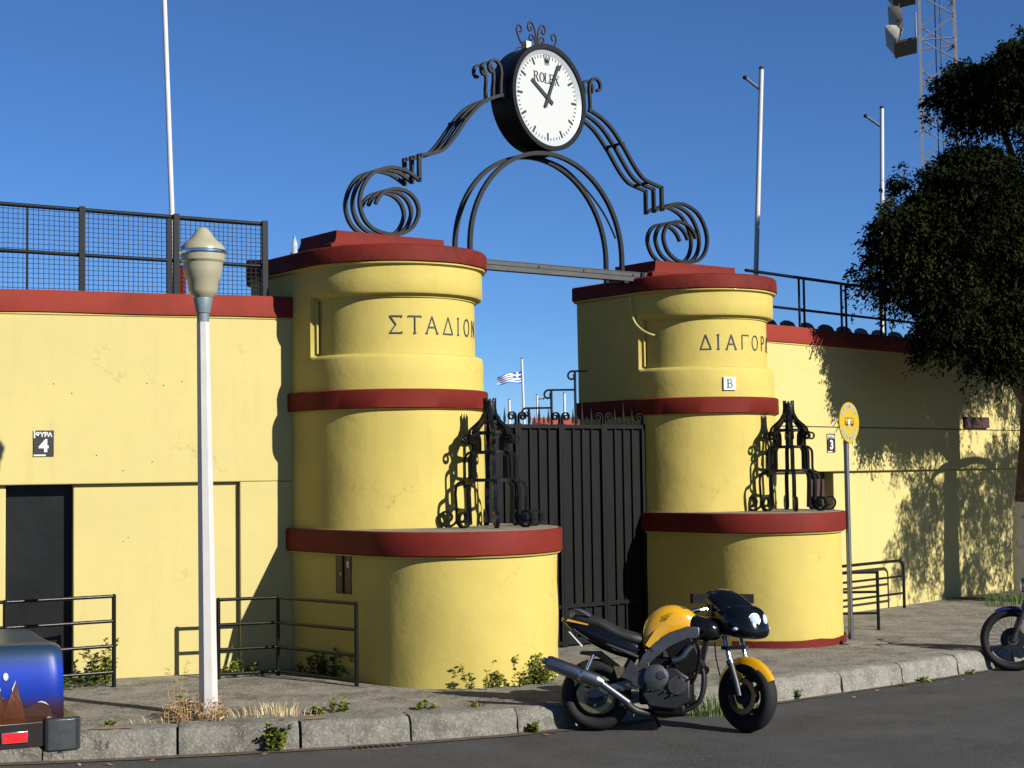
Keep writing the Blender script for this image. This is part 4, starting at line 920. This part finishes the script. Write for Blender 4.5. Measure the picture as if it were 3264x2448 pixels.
bz('generator_cover', ycyl([(.02, -.19), (.07, -.185), (.082, -.165)], (.67, 0, .375), 26), 'alu_dark'); bz('oil_filler', ycyl([(.014, -.21), (.014, -.19)], (.595, 0, .46), 12), 'chrome')
bz('side_cover', MB().prism([(.42, .36), (.47, .33), (.55, .345), (.57, .40), (.52, .43), (.44, .42)], -.185, -.16, 'y'), 'alu', 40, .006)
shell([oval(x, z, hw, hh, 12, 3.) for x, z, hw, hh in ((.74, .86, .10, .09), (.84, .84, .14, .11), (.95, .82, .15, .10), (1.04, .80, .12, .07))], 'headstock_cowl', 'moto_black', A_, 60, 1)
bz('cable_loom', MB().tube(smooth_path([(.80, -.13, .78), (.86, -.15, .66), (.84, -.15, .50), (.80, -.15, .40)], 5), .012, 6), 'black'); bz('reservoir_tank', MB().box((.43, -.14, .60), (.56, -.09, .70)), 'black', 40, .015)
bz('heel_guard', MB().prism([(.22, .44), (.33, .40), (.36, .52), (.30, .58)], -.165, -.158, 'y'), 'alu_dark')
bz('radiator', MB().obox((.875, 0, .60), Vector((.018, 0, -.006)), (0, .14, 0), Vector((.03, 0, .13))), 'black')
for k in range(12): bz('radiator_fin', MB().obox((.898+.0046*(k-5.5), 0, .595+.020*(k-5.5)), Vector((.006, 0, -.002)), (0, .13, 0), Vector((.001, 0, .004))), 'alu_dark')
for y in (-.12, -.04, .04, .12): bz('header_pipe', MB().tube(smooth_path([(.80, y, .60), (.875, y, .52), (.885, y, .38), (.84, y*.9, .24), (.70, y*.6-.02, .165), (.50, y*.3-.03, .15)], 6), .020, 10), 'engine')
bz('intake_pipe', MB().tube(smooth_path([(.80, -.17, .695), (.76, -.175, .655), (.715, -.175, .60), (.64, -.17, .575)], 5), .028, 10), 'steel')
bz('belly_pipe', MB().tube(smooth_path([(.72, -.03, .155), (.50, -.06, .145), (.34, -.11, .17), (.26, -.15, .235)], 6), .034, 12), 'engine')
bz('link_pipe', MB().tube([(.28, -.165, .235), (.03, -.195, .415)], .030, 14), 'steel')
can = bz('silencer', MB().lathe([(.034, -.03), (.056, .02), (.058, .03), (.058, .44), (.050, .465), (.028, .47), (.028, .50)], 26, axis='x'), 'steel')
can.location = (.05, -.20, .405); can.rotation_euler = (0, rad(180+20), 0)
MB().lathe([(.0595, .15), (.0595, .18)], 26, axis='x').build('strap', 'chrome', can)
bz('silencer_bracket', MB().tube([(-.06, -.16, .50), (-.01, -.13, .62)], .014, 8), 'chrome')
bz('footpeg_plate', MB().prism([(.16, .53), (.25, .52), (.24, .45), (.19, .43)], -.16, -.15, 'y'), 'disc_bronze'); bz('footpeg', MB().tube([(.28, -.16, .38), (.27, -.24, .385)], .013, 8), 'alu'); bz('brake_pedal', MB().tube([(.27, -.17, .37), (.36, -.20, .345)], .009, 6), 'alu')
bz('shock', MB().tube([(.20, 0, .40), (.32, 0, .62)], .035, 10), 'alu_dark'); bz('chain_guard', MB().box((-.02, .10, .36), (.34, .125, .40)), 'black')
bz('side_stand', MB().tube([(.45, .13, .16), (.52, .235, .0-.018)], .013, 8), 'iron'); bz('stand_foot', MB().box((.50, .21, -.022), (.57, .25, -.012)), 'iron')
bz('brake_hose', MB().tube(smooth_path([(.98, -.09, .72), (.99, -.12, .60), (1.02, -.13, .45)], 5), .006, 5), 'black')

# second motorcycle, only its front wheel reaches into the picture
m2 = empty('motorcycle', (14.10, 9.89, 0), rad(128), 'dark blue motorcycle with wire spoked front wheel at the right edge of the picture', 'motorcycle')
wl = torus(.285, .040, 48, 12, wy=1.1).build('wheel', 'tyre', m2); wl.location = (0, 0, .325)
torus(.243, .010, 44, 8, wy=2.2).build('rim', 'alu', wl); ycyl([(.03, -.06), (.045, -.05), (.045, .05), (.03, .06)], (0, 0, 0)).build('hub', 'alu_dark', wl)
for k in range(32):
    a = 2*math.pi*k/32; s_ = 1 if k % 2 else -1; a2 = a+s_*.35
    MB().tube([(.043*math.cos(a2), s_*.035, .043*math.sin(a2)), (.24*math.cos(a), s_*.008, .24*math.sin(a))], .0028, 4).build('spoke', 'steel', wl)
annulus(.05, .125, .055, .061, 32).build('brake_disc', 'engine', wl)
for y in (-.10, .10): MB().tube([(0, y, .325), (-.05, y, .46), (-.27, y, 1.02)], .026, 10).build('fork_leg', 'alu_dark', m2)
rg = []
for a in np.linspace(rad(60), rad(165), 14):
    r_ = .345; rg.append([((r_-.03*t_*t_)*math.cos(a), .06*t_, .325+(r_-.03*t_*t_)*math.sin(a)) for t_ in np.linspace(-1, 1, 7)]+[((r_-.006-.03*t_*t_)*math.cos(a), .055*t_, .325+(r_-.006-.03*t_*t_)*math.sin(a)) for t_ in np.linspace(1, -1, 7)])
mat('blue_paint', (.01, .02, .09), .2, coat=.6)
MB().loft(rg).build('mudguard', 'blue_paint', m2)
shell([oval(x, z, hw, hh) for x, z, hw, hh in ((-.32, .83, .06, .06), (-.42, .86, .13, .11), (-.62, .86, .14, .11), (-.80, .80, .10, .07))], 'tank', 'blue_paint', m2, 60, 1)
shell([oval(x, z, hw, hh) for x, z, hw, hh in ((-.78, .76, .12, .05), (-1.0, .76, .14, .05), (-1.35, .82, .12, .05), (-1.5, .84, .08, .03))], 'seat', 'moto_seat', m2, 60, 1)
MB().box((-.75, -.14, .25), (-.40, .14, .65)).build('engine', 'engine', m2, bevel=.03); MB().lathe([(.001, .05), (.07, .04), (.085, 0), (.06, -.09)], 20, (-.14, 0, .88), axis='x', caps=False).build('headlight', 'chrome', m2)
MB().tube(smooth_path([(-.33, -.38, 1.12), (-.30, -.25, 1.13), (-.26, -.08, 1.04), (-.26, .08, 1.04), (-.30, .25, 1.13), (-.33, .38, 1.12)], 5), .013, 8).build('handlebar', 'chrome', m2)
for y in (-.33, .33):
    MB().tube([(-.31, y, 1.13), (-.28, y*1.1, 1.30)], .007, 6).build('mirror_stem', 'black', m2); MB().ball((-.28, y*1.14, 1.33), .06, 12, (.3, 1.1, .75)).build('mirror', 'black', m2)
w2 = torus(.26, .055, 40, 12, wy=1.1).build('wheel', 'tyre', m2); w2.location = (-1.40, 0, .31)
torus(.21, .012, 36, 8, wy=2.6).build('rim', 'alu', w2); ycyl([(.08, -.06), (.08, .06)], (0, 0, 0)).build('hub', 'alu_dark', w2)
MB().box((-1.42, .08, .28), (-.6, .11, .34)).box((-1.42, -.11, .28), (-.6, -.08, .34)).build('swingarm', 'alu_dark', m2)
# ================================================================== CAR (only its tail is in the picture)
ca = empty('parked_car', (3.93, 9.88, -.01), rad(168), 'parked car with blue airbrushed desert mural at the left edge', 'car')
# local x runs forward (to the left in the picture); the near side faces +y
YN, YW = 0.0, -1.62
def carsec(x, inset, zt, zb=.42):
    y1, y0 = YN-inset, YW+inset; r = []
    for yy, zz in ((y1-.05, zb), (y1+.015, zb+.06), (y1+.035, zb+.20), (y1+.03, zb+.34), (y1+.005, zb+.48), (y1-.030, zt-.075), (y1-.045, zt-.03), (y1-.085, zt-.006), (y1-.2, zt+.004), ((y0+y1)/2, zt-.03), (y0+.16, zt), (y0+.075, zt-.045), (y0-.0, zt-.2), (y0-.03, zb+.3), (y0+.05, zb)): r.append((x, yy, zz))
    return r
body = shell([carsec(x, i, z, zb) for x, i, z, zb in ((.02, .05, 1.045, .45), (.024, .035, 1.055, .44), (.045, .012, 1.07, .43), (.09, .0, 1.078, .42), (.16, .0, 1.08, .42), (.30, .0, 1.085, .42), (.8, .0, 1.09, .42), (1.3, .0, 1.08, .42), (2.2, .0, 1.0, .42), (3.2, .0, .98, .42), (4.0, .06, .85, .42), (4.15, .15, .75, .45))], 'body', 'mural_blue', ca, 40, 1)
MB().loft([[(x, YN-.14-dx, z), (x, YW+.14+dx, z)]+[(x2, YW+.14+dx, z), (x2, YN-.14-dx, z)] for x, x2, z, dx in ((.9, 2.9, 1.06, 0), (1.25, 2.35, 1.42, .1), (1.35, 2.25, 1.45, .15))]).build('cabin', 'glass_dark', ca, bevel=.05)
MB().box((.10, YN+.028, .44), (3.9, YN+.040, .60)).build('sill', 'car_dark', ca, bevel=.008)
bp = MB().loft([[(x, y, z) for x, y in ((-.075, YN-.20), (-.075, YN+.02), (-.05, YN+.07), (.0, YN+.085), (.15, YN+.075), (.165, YN+.03), (.165, YN-.2))] for z in (.405, .43, .60, .62)]).build('bumper_end', 'bumper', ca, bevel=.015)
MB().box((-.07, YW+.0, .42), (.05, YN-.2, .61)).build('bumper', 'bumper', ca, bevel=.02)
MB().box((.04, YN+.02, .385), (.07, YN+.05, .405)).build('bumper_bolt', 'steel', ca)
rf = MB().box((.255, YN+.040, .475), (.42, YN+.052, .55)).build('side_reflector_frame', 'chrome', ca, bevel=.004); MB().box((.263, YN+.0525, .483), (.412, YN+.057, .542)).build('lens', 'reflector', rf); 
for x in (.278, .397): ycyl([(.006, YN+.0575), (.006, YN+.060)], (x, 0, .512), 8).build('screw', 'chrome', rf)
for x in (.93, 3.35):
    for y in (YN-.10, YW+.10):
        wl = torus(.24, .065, 36, 12, wy=1.3).build('wheel', 'tyre', ca); wl.location = (x, y, .30)
        ycyl([(.19, -.06), (.19, .06)], (0, 0, 0)).build('rim', 'alu', wl)
ycy = [(.40, .36), (.75, .36)]
MB().box((.55, YW+.2, .22), (3.7, YN-.25, .45)).build('underbody', 'black', ca)
def decal(name, pts, m, off):
    # pts in (x, z) on the near flank; follows the flank's barrel curve
    def yy(z):
        zs_ = [(.42, -.05), (.48, .015), (.62, .035), (.76, .03), (.90, .005), (.985, -.035), (1.04, -.075)]
        for (a, ya), (b_, yb) in zip(zs_, zs_[1:]):
            if a <= z <= b_: return ya+(yb-ya)*(z-a)/(b_-a)
        return zs_[-1][1] if z > 1 else zs_[0][1]
    me = bpy.data.meshes.new(name); bm = bmesh.new(); vs_ = [bm.verts.new((x*.74, 0, z)) for x, z in pts]; f_ = bm.faces.new(vs_)
    bmesh.ops.triangulate(bm, faces=[f_]); bmesh.ops.subdivide_edges(bm, edges=bm.edges[:], cuts=3, use_grid_fill=True)
    for v_ in bm.verts: v_.co.y = YN+yy(v_.co.z)+off-max(0, .12-v_.co.x)*.35
    bm.to_mesh(me); bm.free(); me.materials.append(MATS[m]); o = bpy.data.objects.new(name, me); COL.objects.link(o); o.parent = ca; return o
decal('mural_hill', [(.14, .60), (.15, .68), (.19, .715), (.235, .725), (.29, .71), (.345, .695), (.38, .695), (.43, .72), (.52, .755), (.60, .78), (.64, .76), (.9, .76), (.9, .60)], 'mural_brown', .004)
decal('mural_peak', [(.36, .60), (.385, .70), (.42, .80), (.445, .87), (.47, .825), (.51, .74), (.55, .66), (.56, .60)], 'mural_orange', .0065)
decal('mural_peak', [(.55, .60), (.545, .70), (.57, .80), (.592, .87), (.64, .80), (.70, .60)], 'mural_orange', .0065)
decal('mural_snow', [(.444, .871), (.448, .85), (.475, .80), (.478, .815)], 'mural_pale', .0085)
decal('mural_snow', [(.592, .871), (.575, .81), (.568, .81)], 'mural_pale', .0085)
decal('mural_moon', [(.525+.022*math.cos(t), .895+.024*math.sin(t)) for t in np.linspace(0, 6.28, 15)[:-1]], 'mural_pale', .0065)
decal('mural_rim', [(.17, .70), (.20, .722), (.235, .731), (.27, .724), (.235, .722), (.20, .712)], 'mural_pale', .0085)
# ================================================================== TREE
def cypress():
    e = empty('cypress_tree', (19.45, 13.28, Z0-.05), 0, 'tall dark drooping cypress with whitewashed trunk at the right edge', 'tree')
    ox, oy = 19.45, 13.28
    tp = smooth_path([(0, 0, 0), (-.05, -.02, 1.0), (.0, -.08, 2.2), (.05, -.15, 3.8), (.15, -.3, 6.0), (.3, -.4, 8.4)], 5)
    k = len(tp); MB().tube(tp[:8], .24, 16, scale=[1.25]+[1.08-.02*i for i in range(7)]).build('whitewashed_trunk', 'whitewash', e)
    MB().tube(tp[7:], .225, 14, scale=[1-.04*i for i in range(k-7)]).build('trunk', 'bark', e)
    lobes = [((16.35, 12.75, 4.85), (.62, .5, .80), 1.), ((16.75, 12.55, 5.45), (.65, .55, .6), 1.), ((17.2, 12.45, 4.55), (.85, .7, .80), 1.), ((17.3, 12.3, 5.7), (.75, .6, .55), 1.), ((18.2, 12.2, 5.1), (1.1, .9, 1.1), 1.),
             ((19.2, 11.9, 5.2), (1.3, 1.0, 1.2), 1.), ((20.6, 12.1, 5.3), (1.5, 1.1, 1.5), .7), ((17.05, 12.1, 6.95), (.5, .45, .40), 1.), ((17.6, 11.9, 7.2), (.6, .5, .5), 1.), ((18.3, 11.8, 7.45), (.75, .7, .75), 1.), ((19.5, 12.0, 7.6), (1.0, .8, .9), 1.), ((20.6, 12.3, 7.8), (1.2, 1.0, 1.1), .6), ((19.9, 12.4, 6.7), (.8, .8, .6), .6), ((16.75, 12.5, 3.95), (.30, .3, .42), .8), ((18.0, 12.1, 3.95), (.5, .4, .4), .7), ((17.45, 12.3, 3.8), (.28, .3, .4), .8),
             ((19.2, 10.4, 3.5), (.7, .5, .9), .4), ((20.5, 10.2, 3.3), (.8, .6, 1.0), .4), ((21.9, 10.8, 3.8), (1.0, .8, 1.4), .4), ((20.3, 10.9, 5.6), (1.0, .8, .8), .45), ((22.0, 12.0, 6.2), (1.1, 1.0, 1.8), .5), ((18.9, 10.9, 4.7), (.7, .5, .6), .45)]
    br = MB()
    for (c, r, d) in lobes:
        z0 = max(2.6, c[2]-1.5); base = Vector((0.05, -.1, z0)); tip = Vector((c[0]-ox, c[1]-oy, c[2]-Z0)); mid = (base+tip)/2+Vector((0, 0, .25))
        MB().tube(smooth_path([base, mid, tip], 6), .07, 7, scale=[1-.055*i for i in range(13)]).build('limb', 'bark', e)
    rng = np.random.default_rng(3); VV = []; NL = 30
    subl = []
    for (c, r, dens) in lobes:          # each bough splits into flat, layered sprays round a darker core
        c = np.array(c); r = np.array(r); subl.append((c, r*.62, dens*.8))
        for _ in range(11):
            d = rng.normal(size=3); d /= np.linalg.norm(d); k_ = rng.uniform(.30, .50)
            subl.append((c+d*r*rng.uniform(.62, .95), r*k_*np.array([1.15, 1.15, .62])+.05, dens))
    for (c, r, dens) in subl:
        vol = r[0]*r[1]*r[2]; n = int(dens*(620*(vol**.67)+22))
        sub = rng.normal(size=(14, 3)); sub /= np.linalg.norm(sub, axis=1)[:, None]          # sub-clumps make the outline lumpy
        d = rng.normal(size=(n, 3)); d /= np.linalg.norm(d, axis=1)[:, None]
        near = (d @ sub.T).max(1); bump = .55+.60*np.clip((near-.5)/.5, 0, 1)
        p = c+d*r*(rng.uniform(.2, 1., n)**.4*bump)[:, None]
        out = d*np.array([1, 1, .15]); out /= np.linalg.norm(out, axis=1)[:, None]+1e-6
        droop = rng.uniform(.05, .34, n)*np.where(d[:, 2] < .1, 1.35, .7)
        t = np.linspace(0, 1, NL)[None, :, None]
        q = p[:, None, :]+out[:, None, :]*(.20*t)+np.array([0, 0, 1.])*(.06*t-droop[:, None, None]*t*t)+rng.normal(size=(n, NL, 3))*.030*(1.2-.5*t)
        ax = rng.normal(size=(n, NL, 3))*.55+np.array([0, 0, -.8])*t+out[:, None, :]*.6; ax /= np.linalg.norm(ax, axis=2)[:, :, None]
        sd_ = np.cross(ax, rng.normal(size=(n, NL, 3))); sd_ /= np.linalg.norm(sd_, axis=2)[:, :, None]+1e-6
        L_ = rng.uniform(.040, .085, (n, NL, 1)); w_ = L_*.20; q = q-np.array([ox, oy, Z0])
        VV.append(np.stack([q-sd_*w_*.6, q+ax*L_*.45-sd_*w_, q+ax*L_, q+ax*L_*.5+sd_*w_], 2).reshape(-1, 3))
    V_ = np.concatenate(VV); nq = len(V_)//4
    me = bpy.data.meshes.new('crown'); me.vertices.add(len(V_)); me.vertices.foreach_set('co', V_.astype(np.float32).ravel()); me.loops.add(nq*4); me.loops.foreach_set('vertex_index', np.arange(nq*4, dtype=np.int32))
    me.polygons.add(nq); me.polygons.foreach_set('loop_start', np.arange(0, nq*4, 4, dtype=np.int32)); me.update(); me.validate(); me.materials.append(MATS['cypress'])
    o = bpy.data.objects.new('crown', me); COL.objects.link(o); o.parent = e; o['kind'] = 'stuff'
cypress()
# ================================================================== WEEDS
def weed(loc, lab, n=8, h=.3, spread=.15, m='weed_green', leaf=.03, seed=1, group='weeds along the wall and kerb', dry=False, nm='weed'):
    rng = random.Random(seed); e = empty(nm, loc, 0, lab, 'weed', group); lv = MB(); sm_ = MB()
    for i in range(n):
        a = rng.uniform(0, 6.283); r0 = spread*math.sqrt(rng.random()); hh = h*rng.uniform(.45, 1.0)*(1-.5*r0/spread if spread else 1); bend = rng.uniform(.05, .35)*hh
        base = Vector((r0*math.cos(a), r0*math.sin(a), -.01)); d = Vector((math.cos(a+rng.uniform(-.8, .8)), math.sin(a+rng.uniform(-.8, .8)), 0))
        pts = [base+d*bend*t*t+Vector((0, 0, hh*t)) for t in np.linspace(0, 1, 6)]
        sm_.tube(pts, .0035, 4, scale=[1, .9, .8, .7, .5, .3])
        nlv = int(hh/leaf*(5.0 if not dry else 1.6))+4
        for k in range(nlv):
            t = .12+.88*rng.random(); p_ = base+d*bend*t*t+Vector((0, 0, hh*t)); b_ = rng.uniform(0, 6.283); up_ = rng.uniform(-.2, .7)
            ax = Vector((math.cos(b_), math.sin(b_), up_)).normalized(); sd_ = ax.cross(Vector((rng.uniform(-1, 1), rng.uniform(-1, 1), 1))).normalized(); L_ = leaf*rng.uniform(.8, 1.6)
            w_ = L_*(.30 if not dry else .10)
            lv.add([p_, p_+ax*L_*.5-sd_*w_, p_+ax*L_, p_+ax*L_*.5+sd_*w_], [(0, 1, 2, 3)])
    tag(sm_.build('stems', 'weed_dark' if not dry else m, e), kind='stuff'); tag(lv.build('leaves', m, e, fix=False, ang=180), kind='stuff')
    return e
def tuft(loc, lab, n=60, h=.12, spread=.12, m='grass_green', seed=1, elong=1., rz=0., nm='grass_tuft', curl=.5):
    rng = random.Random(seed); e = empty(nm, loc, rz, lab, 'grass', 'grass tufts'); b = MB()
    for i in range(n):
        a = rng.uniform(0, 6.283); r0 = spread*math.sqrt(rng.random()); hh = h*rng.uniform(.4, 1); d = Vector((math.cos(a), math.sin(a), 0)); base = Vector((r0*math.cos(a)*elong, r0*math.sin(a), -.01)); sd_ = Vector((-d.y, d.x, 0)).lerp(Vector((rng.uniform(-1, 1), rng.uniform(-1, 1), 0)), .5)*.0035
        bd_ = hh*rng.uniform(.1, curl*1.6); q = [base+d*bd_*t*t+Vector((0, 0, hh*(t-.25*t*t*curl))) for t in (0, .4, .75, 1)]
        b.add([q[0]-sd_, q[0]+sd_, q[1]+sd_, q[1]-sd_, q[2]+sd_*.7, q[2]-sd_*.7, q[3]], [(0, 1, 2, 3), (3, 2, 4, 5), (5, 4, 6)])
    tag(b.build('blades', m, e, fix=False, ang=180), kind='stuff'); return e
W = [((8.02, 12.98), 'dark leafy weed at the shaded foot of the left tower behind the railing', 26, .50, .24, 'weed_dark', .045), ((7.92, 13.35), 'low dark weeds in the corner of left wall and left tower', 24, .30, .28, 'weed_dark', .04),
     ((8.22, 12.55), 'small dark weed by the railing end post at the left tower', 10, .22, .16, 'weed_dark', .04), ((8.42, 11.92), 'low bright weed where the left tower turns into sunlight', 12, .12, .15, 'weed_green', .03),
     ((8.46, 11.62), 'spreading yellow-green weed at the sunlit foot of the left tower', 34, .36, .24, 'weed_green', .028), ((8.74, 11.50), 'feathery yellow-green weed in the middle of the left tower foot', 30, .32, .20, 'weed_green', .028),
     ((9.02, 11.45), 'bushy yellow-green weed nearest the gate at the left tower foot', 36, .34, .17, 'weed_green', .03), ((6.00, 14.18), 'climbing weed between the door railing and the left wall', 14, .50, .13, 'weed_green', .035),
     ((5.75, 14.2), 'dark low weeds at the threshold of the Gate 4 door', 16, .17, .24, 'weed_dark', .035), ((7.30, 13.85), 'pale grassy weeds under the left wall by the recess edge', 14, .20, .22, 'weed_green', .03)]
for i, ((x, y), lab, n, h, sp_, m, lf) in enumerate(W): weed((x, y, Z0), lab, n, h, sp_, m, lf, seed=20+i)
kp = lambda x_: min(range(len(KERB)), key=lambda i: abs(KERB[i].x-x_))
def onkerb(x_, off, z): i = kp(x_); d = (KERB[i+1]-KERB[i]).normalized(); return (KERB[i].x-d.y*off, KERB[i].y+d.x*off, z)
weed(onkerb(6.02, .0, .02), 'green weed growing out of the gap between two kerb stones', 26, .26, .08, 'weed_green', .035, seed=41)
weed(onkerb(8.05, -.02, .0), 'small reddish weed at the kerb corner by the motorcycle tail', 10, .17, .06, 'weed_green', .025, seed=42)
weed(onkerb(10.95, -.02, .0), 'thin dark sprig against the pale kerb right of the yellow motorcycle', 4, .20, .03, 'weed_dark', .025, seed=43)
weed(onkerb(12.35, -.02, .0), 'small weed at the kerb foot between the two motorcycles', 9, .08, .08, 'weed_dark', .03, seed=44)
weed(onkerb(12.75, -.03, .0), 'rounder weed at the kerb foot nearer the second motorcycle', 10, .08, .07, 'weed_green', .03, seed=45)
weed(onkerb(13.55, -.03, .0), 'tiny weed at the kerb foot beside the second motorcycle wheel', 8, .08, .05, 'weed_green', .025, seed=46)
weed((5.70, 11.66, Z0), 'dry brown tangle of weeds around the lamp post base', 80, .24, .27, 'weed_dry', .05, seed=51, dry=True)
weed((5.62, 11.85, Z0), 'tall dead weed stalk beside the lamp post', 6, .62, .08, 'weed_dry', .035, seed=52, dry=True)
weed((5.70, 11.82, Z0), 'dark green upright sprig in the dry weeds left of the lamp post', 4, .33, .04, 'weed_dark', .03, seed=53)
tuft((6.28, 11.36, Z0), 'strip of pale dry grass on the pavement right of the lamp post', 170, .13, .13, 'straw', 3, 3.2, rad(-22))
tuft((5.45, 11.62, Z0), 'thin dry grass along the kerb left of the lamp post', 80, .07, .10, 'straw', 6, 3.0, rad(-25))
weed((6.58, 11.20, Z0), 'first small green weed on the pavement edge right of the dry grass', 8, .12, .06, 'weed_green', .03, seed=61); weed((6.74, 11.19, Z0), 'larger green weed on the pavement edge right of the dry grass', 10, .15, .08, 'weed_green', .03, seed=62)
weed((7.36, 10.80, Z0), 'low green weed on the pavement edge in front of the left tower', 12, .10, .10, 'weed_green', .025, seed=63); weed((5.02, 11.78, Z0), 'small green sprig on the pavement edge by the car tail', 6, .10, .04, 'weed_green', .03, seed=64)
weed((7.75, 10.62, Z0), 'tiny pale weed on the pavement edge near the motorcycle', 8, .06, .07, 'weed_green', .022, seed=65)
tuft((9.95, 10.02, .0), 'bright green grass at the kerb under the yellow motorcycle', 650, .27, .26, 'grass_green', 8, 1.6, 0)
tuft((19.0, 13.2, Z0-.01), 'green grass around the whitewashed tree trunk', 380, .26, .42, 'grass_green', 9, 1.6, 0)
# litter: dry leaves
lf_me = MB().add([(-.03, 0, 0), (0, -.014, .006), (.03, 0, .010), (0, .014, .004)], [(0, 1, 2, 3)]).mesh('leaf', 'weed_dry', fix=False)
spots = [(kerb_at(s_joint0+x)[0].x, kerb_at(s_joint0+x)[0].y-random.uniform(.02, .30)) for x in (-.5, -.3, .05, .3, .9, 1.2, 3.0, 3.1, 3.18, 3.3, 6.6, 7.1, 8.0, 8.3, 9.2)]
for i, (x, y) in enumerate(spots):
    o = bpy.data.objects.new('fallen_leaf', lf_me); COL.objects.link(o); o.location = (x, y, .004); o.rotation_euler = (random.uniform(-.3, .3), random.uniform(-.3, .3), random.uniform(0, 6))
    tag(o, 'dry brown fallen leaf on the road by the kerb', 'leaf', 'fallen leaves in the gutter')
for i, (sj, wd, ln_) in enumerate(((.03, .13, .20), (1.62, .09, .15))):
    p, d, n_ = kerb_at(s_joint0+sj-.2); b = MB(); c_ = p+n_*.13
    b.add([(c_.x, c_.y, Z0+.014)]+[(c_.x+d.x*ln_*r_*math.cos(t)+n_.x*wd*.5*r_*math.sin(t), c_.y+d.y*ln_*r_*math.cos(t)+n_.y*wd*.5*r_*math.sin(t), Z0+.013) for t in np.linspace(0, 6.283, 19)[:-1] for r_ in [random.uniform(.45, 1)]], [(0, k+1, (k+1) % 18+1) for k in range(18)])
    o = b.build('paint_mark', 'orange_mark', kerb, fix=False)
